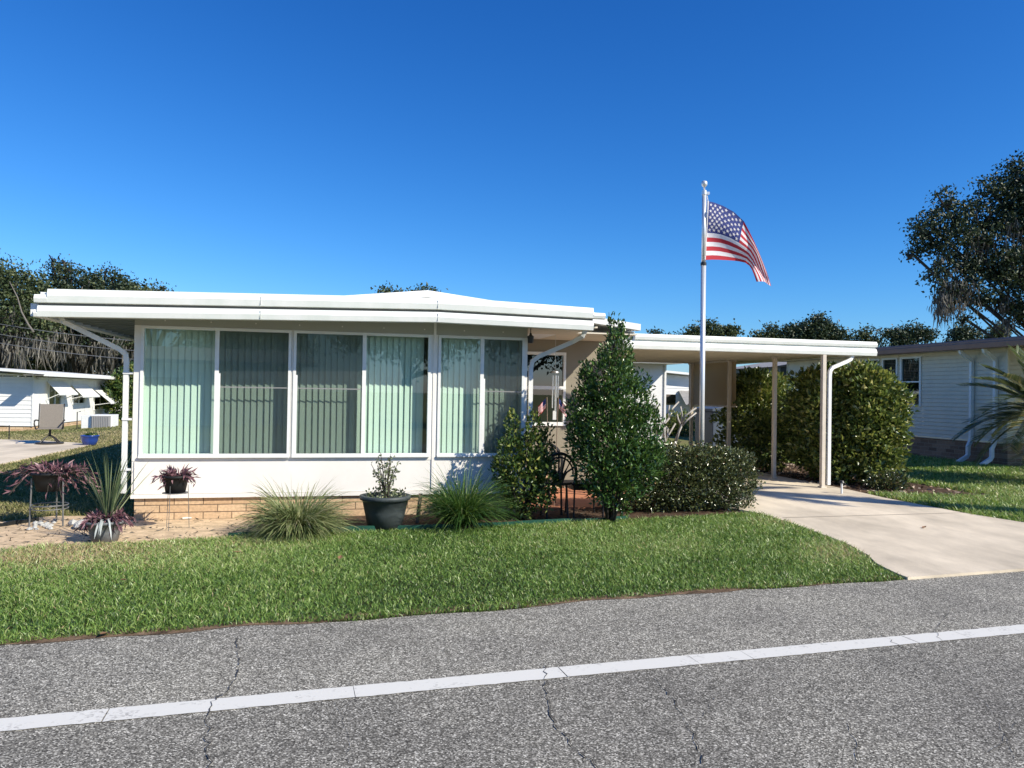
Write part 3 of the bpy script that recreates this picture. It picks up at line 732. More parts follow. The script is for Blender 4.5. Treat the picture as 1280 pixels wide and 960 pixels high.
mb = MB(); mb.rtube([(4.25, .05, 2.36), (4.2, .04, 2.29), (4.12, .03, 2.25), (3.8, -.01, 2.13), (3.75, -.02, 2.07), (3.74, -.02, 1.98), (3.74, -.02, .08)], .058, .05, up=(0, 1, .01))
mb.build('downspout', M['white'], carport)
sh = empty('roll_up_shade', HF(6.1, 5.0, 1.36), 'tan fabric shade panel hanging between two rear carport posts', 'shade', rz=TH)
mb = MB(); mb.add([(.0, 0, .04), (.0, 2.25, .04), (0, 2.25, .99), (0, 0, .99)], [(0, 1, 2, 3)]); mb.build('fabric', M['shade'], sh)
mb = MB(); mb.tube([(0, -.02, .02), (0, 2.27, .02)], .02, 8); mb.box(-.02, .02, 0, 2.25, .99, 1.03); mb.build('batten', M['post'], sh)


# ------------------------------------------------------------------ neighbours
def lap_siding(mb, v0, v1, z0, z1, ex, face, holes=(), gap=.006):
    """lapped boards; face 'u-' looks to -x, 'v-' looks to -y, 'u+' looks to +x ; local coords, at 0"""
    z = z0
    while z < z1 - .01:
        t = min(z + ex, z1)
        segs = [(v0, v1)]
        for (h0, h1, hz0, hz1) in holes:
            if t > hz0 + .001 and z < hz1 - .001:
                segs = [q for s_ in segs for q in ((s_[0], min(s_[1], h0)), (max(s_[0], h1), s_[1])) if q[1] - q[0] > .01]
        for (h0, h1, hz0, hz1) in holes:                 # sills and heads that cut through a board
            for p0, p1 in ((z + gap, min(t, hz0)), (max(z + gap, hz1), t)):
                if p1 - p0 > .004 and t > hz0 + .001 and z < hz1 - .001:
                    if face == 'v-': mb.add([(h0, -.01, p0), (h1, -.01, p0), (h1, -.01, p1), (h0, -.01, p1)], [(0, 1, 2, 3)])
                    else:
                        q = -.01 if face == 'u-' else .01
                        mb.add([(q, h0, p0), (q, h1, p0), (q, h1, p1), (q, h0, p1)], [(0, 1, 2, 3)])
        for a, b in segs:
            o = .02; g = z + gap
            if face == 'v-': mb.add([(a, -o, g), (b, -o, g), (b, 0, t), (a, 0, t), (a, 0, g + .004), (b, 0, g + .004)], [(0, 1, 2, 3), (4, 5, 1, 0)])
            elif face == 'u-': mb.add([(-o, a, g), (-o, b, g), (0, b, t), (0, a, t), (0, a, g + .004), (0, b, g + .004)], [(3, 2, 1, 0), (0, 1, 5, 4)])
            else: mb.add([(o, a, g), (o, b, g), (0, b, t), (0, a, t), (0, a, g + .004), (0, b, g + .004)], [(0, 1, 2, 3), (4, 5, 1, 0)])
        z = t
    lo_, hi_ = z0 + .01, z1 - .01
    if holes:
        h0_, h1_, hz_ = min(h[0] for h in holes), max(h[1] for h in holes), min(h[2] for h in holes)
        q = {'u-': .03, 'u+': -.03}.get(face, 0)
        if face == 'v-': mb.add([(h0_, .03, lo_), (h1_, .03, lo_), (h1_, .03, hz_), (h0_, .03, hz_)], [(0, 1, 2, 3)])
        else: mb.add([(q, h0_, lo_), (q, h1_, lo_), (q, h1_, hz_), (q, h0_, hz_)], [(0, 1, 2, 3)])
    for a, b in ((v0, v1),) if not holes else ((v0, min(h[0] for h in holes)), (max(h[1] for h in holes), v1)):
        if face == 'v-': mb.add([(a + .02, .03, lo_), (b - .02, .03, lo_), (b - .02, .03, hi_), (a + .02, .03, hi_)], [(0, 1, 2, 3)])
        else:
            q = .03 if face == 'u-' else -.03
            mb.add([(q, a + .02, lo_), (q, b - .02, lo_), (q, b - .02, hi_), (q, a + .02, hi_)], [(0, 1, 2, 3)])

nb = empty('neighbour_house', HF(13.57, 5.4, 0), 'grey sided house with brown eaves and a brick skirt across the side lawn', 'house', rz=TH)
wins = [(2.77, 3.57), (3.68, 4.33), (4.44, 5.10)]
mb = MB(); lap_siding(mb, 0, 9.2, .57, 2.9, .105, 'u-', [(a - .01, b + .01, 1.40, 2.80) for a, b in wins])
lap_siding(mb, .0, 6.5, .57, 2.9, .105, 'v-')
mb.box(.02, .08, .02, 9.2, .57, 2.9) if False else None
mb.box(-.025, .03, -.025, .03, .57, 2.9); mb.box(-.025, .03, 9.2, 9.25, .57, 2.9); mb.box(-.03, .0, .03, 9.2, .545, .569)
mb.box(.1, 6.5, 9.1, 9.2, .57, 2.9)
mb.build('wall', M['greysiding'], nb)
mb = MB(); mb.box(.02, .12, .0, 9.2, -.15, .544); mb.box(.121, 6.5, .02, .12, -.15, .56); mb.build('skirting', M['darkbrick'], nb)
for a, b in wins:
    mb = MB()
    mb.box(-.04, .03, a, b, 1.40, 1.445); mb.box(-.04, .03, a, b, 2.75, 2.80); mb.box(-.04, .03, a, a + .06, 1.4455, 2.7495); mb.box(-.04, .03, b - .06, b, 1.4455, 2.7495)
    mb.box(-.03, .03, a + .061, b - .061, 2.07, 2.11)
    w = mb.build('window', M['white'], nb)
    for z0, z1 in ((1.445, 2.07), (2.11, 2.75)):
        g = MB(); g.add([(0, a + .06, z0), (0, b - .06, z0), (0, b - .06, z1), (0, a + .06, z1)], [(3, 2, 1, 0)]); g.build('pane', M['darkglass'], w)
    g = MB(); g.box(.05, .07, a, b, 1.40, 2.80); g.cur = 1
    for z in np.arange(2.14, 2.75, .045): g.box(.02, .045, a + .06, b - .06, z, z + .02)
    g.build('backing', [M['darkroom'], M['acgrey']], w)
mb = MB()
mb.prism([(-.40, 2.90), (-.40, 2.93), (3.25, 3.42), (6.9, 2.93), (6.9, 2.90)], -3.0, 9.5)
mb.build('roof', M['roofgrey'], nb)
mb = MB()
mb.sweep([[(-.44, v, 2.86), (-.54, v, 2.88), (-.55, v, 3.0), (-.5, v, 3.02), (-.5, v, 3.06), (-.47, v, 3.10), (-.40, v, 3.10), (-.40, v, 2.86)] for v in (-3.05, 9.55)])
mb.sweep([[(x, -3.05, z), (x, -3.002, z), (x, -3.002, z + .2), (x, -3.05, z + .2)] for x, z in ((-.40, 2.88), (3.25, 3.33), (6.9, 2.88))])
mb.build('fascia', M['brown'], nb)
mb = MB(); mb.box(-.4, -.03, .0, 9.4, 2.875, 2.895); mb.build('soffit', M['greysiding'], nb)
for v, drop in ((1.0, .0), (.28, .0)):
    mb = MB(); mb.rtube([(-.42, v, 2.87), (-.4, v, 2.80), (-.1, v, 2.62), (-.07, v, 2.55), (-.07, v, .62), (-.09, v, .55), (-.16, v, .42), (-.16, v, .22), (-.2, v, .16), (-.62, v - .15, .03)], .09, .07, up=(0, 1, .01))
    mb.build('downspout', M['white'], nb)
mb = MB(); mb.tube([(.3, -2.9, 0), (.3, -2.9, 2.9)], .06, 8); mb.build('post', M['white'], nb)

# house further back on that side, seen over the hedge
fb = empty('outbuilding', HF(13.7, 15.3, 0), 'blue grey outbuilding behind the grey house seen above the tall hedge', 'outbuilding', rz=TH)
mb = MB(); lap_siding(mb, 0, 3.3, .3, 2.7, .16, 'u-'); lap_siding(mb, 0, 6, .3, 2.7, .16, 'v-'); mb.box(0, 6, 3.3, 3.4, .3, 2.7); mb.box(-.01, .03, -.02, .03, .3, 2.7); mb.build('wall', M['bluegrey'], fb)
mb = MB(); mb.prism([(-.5, 2.7), (3, 3.3), (6.5, 2.7)], -.3, 3.6); mb.build('roof', M['roofgrey'], fb)
mb = MB(); mb.box(.03, 6, .03, 3.3, -.1, .3); mb.build('skirting', M['darkbrick'], fb)

# white house seen under the carport
u_, z_ = onv(835, 470, 30)
wh = empty('distant_house', HF(7.4, 30, 0), 'distant white gabled house seen through the gap beside the carport shade', 'house', rz=TH)
mb = MB(); lap_siding(mb, 0, 12, .4, 2.55, .2, 'v-', [(8.3, 9.1, 1.0, 1.7)]); mb.prism([(0, 2.55), (6, 2.95), (12, 2.55)], .0, .1); mb.box(11.9, 12, .1, 8, .4, 2.55); mb.build('wall', M['whitesiding'], wh)
mb = MB(); mb.box(0, 12, .02, .1, -.1, .4); mb.build('skirting', M['brick'], wh)
mb = MB(); mb.sweep([[(x, -.6, z), (x, 8, z), (x, 8, z + .12), (x, -.6, z + .12)] for x, z in ((-.6, 2.55), (6, 3.02), (12.6, 2.55))]); mb.build('roof', M['white'], wh)
mb = MB(); mb.box(8.3, 9.1, -.03, .03, 1.0, 1.05); mb.box(8.3, 9.1, -.03, .03, 1.65, 1.7); mb.box(8.3, 8.34, -.03, .03, 1.051, 1.649); mb.box(9.06, 9.1, -.03, .03, 1.051, 1.649)
w = mb.build('window', M['white'], wh)
g = MB(); g.add([(8.34, .01, 1.05), (9.06, .01, 1.05), (9.06, .01, 1.65), (8.34, .01, 1.65)], [(0, 1, 2, 3)]); g.build('pane', M['darkglass'], w)
g = MB(); g.box(8.3, 9.1, .05, .08, 1.0, 1.7); g.build('backing', M['darkroom'], w)
mb = MB(); mb.add([(9.2, -.05, 1.85), (13.2, -.05, 1.85), (13.6, -1.8, 1.1), (8.8, -1.8, 1.1), (9.2, -.05, 1.88), (13.2, -.05, 1.88), (13.6, -1.8, 1.13), (8.8, -1.8, 1.13)],
                  [(0, 1, 2, 3), (7, 6, 5, 4), (2, 6, 7, 3), (0, 3, 7, 4), (1, 5, 6, 2)]); mb.build('awning', M['roofgrey'], wh)

shed = empty('utility_shed', HF(3.0, 10.7, 0), 'narrow white utility shed standing behind the carport', 'shed', rz=TH)
mb = MB(); mb.box(0, 3.949, 0, .09, 0, 2.5)
for x in np.arange(.35, 3.9, .4): mb.box(x, x + .012, -.006, -.001, 0, 2.48)
mb.box(3.95, 4.04, .02, 2.2, 0, 2.5); mb.box(4.01, 4.065, -.03, .02, 0, 2.5); mb.box(0, .09, .02, 2.2, 0, 2.5); mb.build('wall', M['whitesiding'], shed)
mb = MB(); mb.box(-.2, 4.25, -.75, 2.4, 2.5, 2.6); mb.build('roof', M['white'], shed)  # deep front overhang added to shade the upper part of the wall

bin_ = empty('storage_bin', HF(7.15, 8.0, 0), 'blue grey storage box behind the rear carport posts', 'storage box', rz=TH)
mb = MB(); mb.box(0, .9, 0, 1.0, 0, 1.2); mb.build('body', M['binblue'], bin_, bevel=.02)
mb = MB(); mb.prism([(-.04, 1.203), (.94, 1.203), (.94, 1.27), (.45, 1.36), (-.04, 1.27)], -.04, 1.04); mb.build('lid', M['binblue'], bin_, bevel=.01)

# left-hand neighbour
U0 = -15.5
def LU(px, py): return onu(px, py, U0)
vc = LU(41, 500)[0]; gz = -.46
ln = empty('left_house', HF(U0, vc, gz), 'white neighbour house with three window awnings beyond the left lawn', 'house', rz=TH)
def lz(px, py): return LU(px, py)[1] - gz
def lv(px, py): return LU(px, py)[0] - vc
wt = lz(41, 474)
LWIN = [(lv(60, 495), lv(76, 495), lz(60, 507), lz(60, 480)), (lv(90.5, 495), lv(105.5, 495), lz(91, 505.5), lz(91, 484)), (lv(117, 495), lv(133, 495), lz(118, 513), lz(118, 488))]
LEND = lv(136, 510)
mb = MB(); lap_siding(mb, .04, LEND, .22, wt + .25, 4.0, 'u+', [(a, b, c - .01, d + .01) for a, b, c, d in LWIN])
o = mb.build('side_wall', M['whitesiding'], ln)
mb = MB()
for k in range(1): lap_siding(mb, -7.5, 0, .22, wt + .1, .19, 'v-')
mb.box(-.03, .035, -.035, .03, .22, wt + .25); mb.prism([(-7.5, wt + .1), (-3.75, wt + .42), (0, wt + .15)], -.0, .08)
mb.build('front_wall', M['whitesiding'], ln)
mb = MB(); mb.box(-7.4, -.05, .03, .13, -.3, .215); mb.box(-.14, -.02, .131, LEND, -.3, .215); mb.build('skirting', M['brick'], ln)
mb = MB()
mb.sweep([[(x, -.9, z), (x, LEND + 3, z), (x, LEND + 3, z + .10), (x, -.9, z + .10)] for x, z in ((-8.2, wt + .2), (-3.75, wt + .5), (.75, wt + .22))])
mb.box(.7, .82, -.85, LEND + 3, wt + .14, wt + .26); mb.build('roof', M['white'], ln)
mb = MB(); mb.box(.06, .7, -1.3, LEND + 2.9, wt + .165, wt + .185); mb.build('soffit', M['roofgrey'], ln)
mb = MB(); mb.box(.02, .14, .3, LEND, wt + .02, wt + .10); mb.build('gutter', M['white'], ln)
for i, (a, b, c, d) in enumerate(LWIN):
    mb = MB(); mb.box(-.02, .05, a, b, c, c + .05); mb.box(-.02, .05, a, b, d - .05, d); mb.box(-.02, .05, a, a + .06, c + .051, d - .051); mb.box(-.02, .05, b - .06, b, c + .051, d - .051); mb.box(-.02, .04, (a + b) / 2 - .03, (a + b) / 2 + .03, c + .051, d - .051)
    w = mb.build('window', M['white'], ln)
    g = MB(); g.add([(0, a, c), (0, b, c), (0, b, d), (0, a, d)], [(0, 1, 2, 3)]); g.build('pane', M['darkglass'], w)
    g = MB(); g.box(-.09, -.05, a, b, c, d); g.build('backing', M['darkroom'], w)
    # sloping awning
    out = .62 if i < 2 else 1.0; lo = d - (.46 if i < 2 else .68); e = .35
    mb = MB(); mb.add([(.06, a - e, d + .1), (.06, b + e, d + .1), (out, b + e + .1, lo), (out, a - e - .1, lo), (.06, a - e, d + .13), (.06, b + e, d + .13), (out, b + e + .1, lo + .03), (out, a - e - .1, lo + .03)],
                      [(0, 1, 2, 3), (7, 6, 5, 4), (3, 2, 6, 7), (0, 3, 7, 4), (2, 1, 5, 6), (1, 0, 4, 5)])
    mb.box(out, out + .02, a - e - .1, b + e + .1, lo - .06, lo + .03)
    mb.tube([(.06, a - e, c + .3), (out, a - e - .08, lo)], .02, 6); mb.tube([(.06, b + e, c + .3), (out, b + e + .08, lo)], .02, 6)
    mb.build('awning', M['white'], ln)
# porch wing at the far end
mb = MB(); mb.box(-6, -.02, LEND + .01, LEND + .1, .1, wt); mb.box(-.5, .6, LEND + 2.2, LEND + 2.3, .1, wt - .1); mb.build('porch_wall', M['whitesiding'], ln)
acx = G(100, 537); au, av = uv_of(acx)
ac = empty('air_conditioner', acx, 'white air conditioner with grey louvred front beside the left house', 'air conditioner', rz=TH)
mb = MB(); mb.box(0, .40, .12, 1.1, 0, .6); mb.box(.401, 1.25, 0, 1.0, 0, .64); mb.build('cabinet', M['white'], ac, bevel=.015)
mb = MB(); mb.box(.44, 1.2, -.03, -.002, .05, .60)
for u in np.arange(.47, 1.17, .07): mb.box(u, u + .035, -.055, -.031, .07, .58)
mb.build('grille', M['acgrey'], ac)
mb = MB(); mb.tube([(-.15, .1, 0), (-.15, .1, .75), (-.02, .1, .78)], .02, 6); mb.build('pipe', M['black'], ac)

# ------------------------------------------------------------------ patio chair, blue pot, post on the left patio
def chair(loc, rz):
    t = empty('patio_chair', loc, 'tan sling swivel chair alone on the left concrete patio', 'chair', rz=rz)
    mb = MB(); mb.box(-.27, .27, -.26, .24, .40, .43); mb.build('seat', M['sling'], t, bevel=.01)
    mb = MB(); mb.add([(-.27, .24, .42), (.27, .24, .42), (.27, .40, 1.06), (-.27, .40, 1.06), (-.27, .265, .42), (.27, .265, .42), (.27, .425, 1.06), (-.27, .425, 1.06)],
                      [(0, 1, 2, 3), (7, 6, 5, 4), (0, 4, 5, 1), (3, 2, 6, 7), (0, 3, 7, 4), (1, 5, 6, 2)]); mb.build('backrest', M['sling'], t)
    for s in (-1, 1):
        mb = MB(); mb.tube([(s * .29, .25, .40), (s * .29, .42, 1.07)], .016, 6); mb.tube([(s * .29, -.28, .41), (s * .29, .26, .41)], .016, 6)
        mb.build('side_frame', M['bronze'], t, True)
        mb = MB(); mb.tube([(s * .31, .30, .62), (s * .33, 0, .64), (s * .33, -.27, .63), (s * .33, -.32, .55), (s * .30, -.25, .41)], .02, 6)
        mb.build('arm', M['bronze'], t, True)
    mb = MB(); mb.tube([(0, 0, .40), (0, 0, .2)], .03, 8)
    for k in range(4):
        a = pi / 4 + k * pi / 2; mb.tube([(0, 0, .24), (.14 * cos(a), .14 * sin(a), .17), (.30 * cos(a), .30 * sin(a), .04)], .018, 6)
    mb.lathe([(.31, .0), (.335, .0), (.335, .03), (.31, .03)], (0, 0, .01), 24); mb.build('swivel_base', M['bronze'], t)
    return t
p = G(62, 559); p[2] = .03
chair(p, rad(26))

def pot_profile(r0, r1, h, lip=.03):
    return [(r0, 0), (r0 + (r1 - r0) * .5, h * .5), (r1, h - lip), (r1 + .018, h - lip + .003), (r1 + .022, h), (r1 - .01, h), (r1 - .03, h - .04)]

p = G(112, 558); p[2] = max(p[2], .0)
bp = empty('blue_pot', p, 'glazed blue bowl planter at the patio edge', 'planter')
mb = MB(); mb.lathe([(.10, 0), (.15, .03), (.20, .15), (.215, .25), (.23, .26), (.23, .285), (.195, .285), (.18, .23)]); mb.build('bowl', M['potblue'], bp, True)
mb = MB(); mb.lathe([(.185, .23), (.0, .25)], n=16); mb.build('soil', M['soil'], bp)
P = np.array([[0, 0, .26]]) + rng.normal(size=(60, 3)) * [.06, .06, .02]
V, Fc = leaf_arrays(P, rng.normal(size=(60, 3)) + [0, 0, 1.2], .1, .05); npmesh('foliage', V, Fc, LM['liriope'], bp, np.repeat(rng.uniform(size=60), 2))
p = G(11, 557); p[2] = .0
t = empty('wire_fence_post', p, 'thin dark post at the far edge of the left patio', 'post')
mb = MB(); mb.tube([(0, 0, 0), (0, 0, .42)], .015, 6); mb.tube([(0, 0, .40), (-.9, .15, .40)], .008, 6); mb.tube([(-.9, .15, 0), (-.9, .15, .42)], .015, 6); mb.build('rail', M['black'], t)

# ------------------------------------------------------------------ utility pole and wires at the far left
pole_p = at(-75, 480, 46); pole_p[2] = -.5
t = empty('utility_pole', pole_p, 'wooden utility pole among the oaks at far left', 'utility pole')
mb = MB(); mb.tube([(0, 0, 0), (0, 0, 7.2)], [.15, .11], 10); mb.build('shaft', M['polewood'], t, True)
mb = MB(); mb.box(-.08, .08, -.9, .9, 6.6, 6.72); mb.build('crossarm', M['polewood'], t)
for i, (y0, y1, lab) in enumerate(((404, 424, 'uppermost'), (417, 436, 'middle'), (428, 447, 'lowest'))):
    a = at(-75, y0 - 12, 46); b = at(330, y1 + 8, 46)
    pts = [a + (b - a) * k / 12 - np.array([0, 0, .5 * sin(pi * k / 12)]) for k in range(13)]
    mb = MB(); mb.tube(pts, .02, 5)
    tag(mb.build('utility_wire', M['galv']), 'thin grey overhead wire crossing the mossy oaks, %s of three' % lab, 'wire', 'overhead wires by the oaks')


# ------------------------------------------------------------------ plants
def bush(name, base, lobes, n, L, W, m, label, cat='shrub', group=None, stems=3, up=.35, inner=.25, seed=1, stem_h=.6, shellp=.35, gap=.0, stem_m=None, boxy=0.0):
    """lobes: list of (cx,cy,cz,rx,ry,rz) relative to base; leaves fill the outer shell"""
    t = empty(name, base, label, cat, group)
    lob = np.array(lobes, float); vol = lob[:, 3] * lob[:, 4] * lob[:, 5]; vol = vol ** .75
    k = rng.choice(len(lob), n, p=vol / vol.sum())
    d = unit(rng.normal(size=(n, 3))); r = rng.uniform(inner, 1, n) ** shellp
    nz = 1 + .16 * np.sin(d[:, 0] * 5 + d[:, 2] * 7 + k) + .10 * np.sin(d[:, 1] * 11 + d[:, 0] * 9 + 2 * k)
    if gap > 0:
        keep = np.sin(d[:, 0] * 6.1 + k * 1.7) * np.sin(d[:, 1] * 5.3 + 1) * np.sin(d[:, 2] * 7.7 + k) > -1 + 2 * gap * .5
    if boxy: nz = nz * (1 + boxy * (1 / (np.abs(d) ** 5).sum(1) ** .2 - 1))
    P = lob[k, :3] + d * r[:, None] * lob[k, 3:] * nz[:, None]
    if gap > 0: P = P[keep]; d = d[keep]; r = r[keep]
    ok = P[:, 2] > .02; P = P[ok]; d = d[ok]; r = r[ok]; n = len(P)
    D = d * .8 + rng.normal(size=(n, 3)) * .6 + np.array([0, 0, up])
    V, Fc = leaf_arrays(P, D, L * rng.uniform(.65, 1.35, n), W * rng.uniform(.7, 1.3, n))
    rn = np.clip(rng.beta(2, 2.6, n) + rng.normal(0, .04, n) + (P[:, 2] / (lob[:, 2].max() + .3) - .5) * .12, 0, 1)
    npmesh('foliage', V, Fc, m, t, np.repeat(rn, 2))
    mb = MB()
    for _ in range(stems):
        a = random.uniform(0, 2 * pi); j = random.randrange(len(lob)); c = lob[j, :3]
        q0 = np.array([.04 * cos(a), .04 * sin(a), 0]); q2 = c + rng.normal(size=3) * lob[j, 3:] * .25; q1 = (q0 + q2) / 2 + np.array([0, 0, .1])
        mb.tube([q0, q1, q2], [.018, .014, .006], 6)
        for _ in range(3):
            e = c + unit(rng.normal(size=(1, 3)))[0] * lob[j, 3:] * .85; mb.tube([q1, (q1 + e) / 2 + rng.normal(size=3) * .02, e], [.009, .007, .003], 5)
    mb.build('stems', stem_m or M['bark'], t, True)
    return t

# tall pointed holly by the porch
b = HF(1.08, -.9, 0)
lob = [(0, 0, .55, .40, .40, .40), (.04, 0, .9, .50, .46, .48), (-.06, .02, 1.22, .46, .42, .42), (.08, 0, 1.5, .40, .36, .40), (-.02, 0, 1.82, .31, .30, .36), (.05, 0, 2.1, .20, .20, .32), (.02, 0, 2.36, .08, .08, .24),
       (.36, -.1, .72, .26, .28, .26), (.40, -.05, 1.18, .22, .22, .3), (-.38, -.05, 1.0, .18, .24, .30), (-.32, 0, 1.52, .13, .16, .30), (-.35, .05, 1.8, .045, .045, .22), (.30, 0, 1.62, .11, .12, .28), (-.05, 0, 2.52, .035, .035, .13), (.46, -.1, .9, .18, .2, .12), (.11, 0, 2.36, .045, .05, .18), (-.42, 0, 1.32, .18, .2, .34), (-.32, 0, 1.72, .12, .15, .28), (.56, 0, 1.0, .12, .12, .05), (.58, 0, .78, .12, .12, .06), (.50, 0, 1.38, .08, .1, .12), (.44, 0, 1.72, .05, .06, .14)]
bush('holly_tree', b, lob, 14000, .058, .028, LM['holly'], 'tall pointed dark green holly tree growing against the porch', 'tree', stems=12, up=.7, inner=.12)
# yellow-green shrub
b = HF(.02, -.55, 0)
lob = [(0, 0, .45, .30, .28, .4), (-.16, -.05, .75, .17, .2, .36), (.12, 0, .8, .18, .2, .36), (-.12, 0, 1.12, .10, .1, .26), (.14, 0, 1.15, .09, .1, .24), (.28, 0, .5, .18, .2, .35), (-.3, 0, .62, .08, .08, .2), (.3, .1, .95, .1, .1, .25)]
bush('variegated_shrub', b, lob, 3800, .06, .032, LM['croton'], 'yellow flecked green shrub between the spiky grass clump and the porch', stems=8, up=.6)
# clipped low hedge
b = HF(2.42, .05, 0)
def rot(dx, dy): return dx * EU[:2] + dy * EV[:2]
lob = []
for i, (du, dv, zc, ru, rv, rz_) in enumerate([(-.85, 0, .40, .34, .40, .40), (-.45, -.03, .43, .40, .42, .43), (0, 0, .44, .42, .42, .44), (.45, 0, .44, .42, .42, .44), (.85, .02, .42, .34, .38, .42), (-.6, .05, .66, .36, .35, .19), (-.1, .0, .70, .42, .36, .17), (.4, .02, .69, .40, .35, .18), (.8, .02, .66, .33, .32, .18), (-.2, -.2, .3, .5, .22, .3), (.45, -.2, .3, .45, .22, .3), (1.02, 0, .45, .16, .25, .3)]):
    q = rot(du, dv); lob.append((q[0], q[1], zc, ru, rv, rz_))
bush('clipped_hedge', b, lob, 27000, .043, .027, LM['hedge'], 'low clipped small leaved hedge below the flagpole beside the driveway', 'hedge', stems=14, up=.3, boxy=.55)
# tall hedge shrubs along the carport
b = G(1088, 606); lob = [(0, 0, .6, .50, .55, .6), (.05, 0, 1.2, .56, .55, .55), (-.1, 0, 1.75, .46, .48, .42), (.28, 0, 1.6, .34, .4, .36), (-.33, 0, 1.0, .28, .35, .55), (-.15, 0, 2.02, .24, .25, .24), (.42, 0, 1.3, .24, .3, .28), (.38, 0, .75, .25, .3, .3), (-.38, 0, 1.75, .2, .25, .35), (.2, 0, 1.95, .14, .15, .15)]
bush('privet_shrub', b, lob, 10500, .098, .054, LM['privet'], 'big rounded glossy shrub at the front corner of the carport', 'shrub', 'tall shrubs beside the carport', stems=9, up=.5, boxy=.3)
b = HF(7.2, 3.3, 0); lob = [(0, 0, .6, .72, .85, .62), (0, .2, 1.2, .74, .9, .6), (-.1, -.1, 1.75, .62, .72, .42), (.3, .3, 1.85, .5, .5, .35), (-.35, -.5, 1.3, .4, .45, .6), (.1, -.3, 2.02, .3, .3, .2), (-.4, -.1, 1.95, .25, .3, .2), (-.2, -.8, .6, .4, .4, .5)]
bush('privet_shrub', b, lob, 12500, .098, .054, LM['privet'], 'tall glossy shrub between the two nearest carport posts', 'shrub', 'tall shrubs beside the carport', stems=8, up=.5, boxy=.4)
b = HF(7.1, 5.7, 0); lob = [(0, 0, .6, .8, 1.1, .62), (0, .2, 1.2, .8, 1.1, .6), (-.1, -.2, 1.75, .7, .95, .40), (.2, .6, 1.8, .5, .6, .35), (-.3, -.8, 1.3, .5, .55, .6), (-.3, -.4, 1.95, .3, .4, .2), (-.2, -1, .6, .5, .5, .55)]
bush('privet_shrub', b, lob, 12500, .10, .055, LM['privet'], 'tall glossy shrub behind the tan hanging shade', 'shrub', 'tall shrubs beside the carport', stems=8, up=.5, boxy=.4)
# low dark ground shrubs at the hedge foot
b = G(1108, 612); bush('low_shrub', b, [(0, 0, .12, .35, .3, .16)], 900, .07, .035, LM['hedge'], 'low dark leafy shrub at the foot of the corner shrub', stems=3)
# clipped balls far behind the carport
for i, (px, lab) in enumerate(((838, 'round clipped bush before the distant white house, beside the shed'), (853, 'round clipped bush before the distant white house, beside the rear carport post'))):
    q = at(px, 540, 30); q[2] = 0; bush('round_shrub', q, [(0, 0, .45, .5, .5, .5), (.05, 0, .3, .45, .45, .35)], 1500, .09, .06, LM['privet'], lab, 'shrub', 'round bushes by the distant house', stems=4)


def tuft(name, base, n, L, W, m, label, cat, spread=.05, lean=(.1, 1.2), droop=1.2, seg=5, skirt=None, zr=(0, .1)):
    t = empty(name, base, label, cat)
    az = rng.uniform(0, 2 * pi, n); r = np.sqrt(rng.uniform(0, 1, n)) * spread; ln_ = rng.uniform(*lean, n)
    P = np.stack([r * np.cos(az), r * np.sin(az), rng.uniform(*zr, n)], -1)
    a2 = az + rng.normal(0, .5, n)
    H = unit(np.stack([np.cos(a2) * ln_, np.sin(a2) * ln_, np.ones(n)], -1))
    bend = np.stack([np.cos(a2) * .5, np.sin(a2) * .5, -np.ones(n)], -1) * rng.uniform(.3, 1.3, n)[:, None]
    V, Fc, fp = blade_arrays(P, H, bend, L * rng.uniform(.6, 1.15, n), W * rng.uniform(.7, 1.3, n), seg, droop)
    V[:, 2] = np.maximum(V[:, 2], .004)
    npmesh('blades', V, Fc, m, t, np.repeat(rng.beta(2, 2, n), fp))
    return t

def crown_mound(t, m):
    mb = MB(); mb.lathe([(.16, 0), (.13, .06), (.06, .12), (.0, .13)], n=10); mb.build('crown', m, t, True)

t = tuft('striped_grass', G(372, 668), 1900, .62, .014, LM['aztec'], 'pale yellow striped grass mound on the sand below the windows', 'grass clump', .17, (.15, 2.1), 1.6); crown_mound(t, M['soil'])
t = tuft('liriope_grass', G(578, 659), 1500, .72, .012, LM['liriope'], 'dark green grass clump between the wooden stake and the shrub', 'grass clump', .14, (.05, 1.4), 1.5); crown_mound(t, M['soil'])

# grey pot with a sparse shrub
p = G(481, 661)
t = empty('large_planter', p, 'large dark grey planter with a sparse grey green shrub', 'planter')
mb = MB(); mb.lathe([(.19, 0), (.235, .2), (.265, .34), (.29, .345), (.295, .39), (.265, .395), (.255, .35)], n=36); mb.build('tub', M['pot'], t, True)
mb = MB(); mb.lathe([(.255, .34), (.0, .36)], n=20); mb.build('soil', M['soil'], t)
mb = MB(); P = []; D = []
for k in range(16):
    a = random.uniform(0, 2 * pi); h = random.uniform(.28, .52); sp = random.uniform(.05, .27)
    q = [np.array([.03 * cos(a), .03 * sin(a), .35]), np.array([sp * .45 * cos(a), sp * .45 * sin(a), .35 + h * .55]), np.array([sp * cos(a), sp * sin(a), .35 + h])]
    mb.tube(q, [.008, .006, .003], 5)
    for j in range(16):
        f = random.uniform(.3, 1.05); c = q[0] * (1 - f) ** 2 + 2 * q[1] * f * (1 - f) + q[2] * f * f
        P.append(c + rng.normal(size=3) * .022); D.append(rng.normal(size=3) + [0, 0, .5])
for j in range(150):
    a = random.uniform(0, 2 * pi); P.append(np.array([.23 * cos(a) * random.random() ** .4, .23 * sin(a) * random.random() ** .4, .36 + random.uniform(0, .1)])); D.append(rng.normal(size=3) + [0, 0, .4])
mb.build('stems', M['bark'], t); P = np.array(P); V, Fc = leaf_arrays(P, np.array(D), .042, .024); npmesh('foliage', V, Fc, LM['potshrub'], t, np.repeat(rng.uniform(size=len(P)), 2))

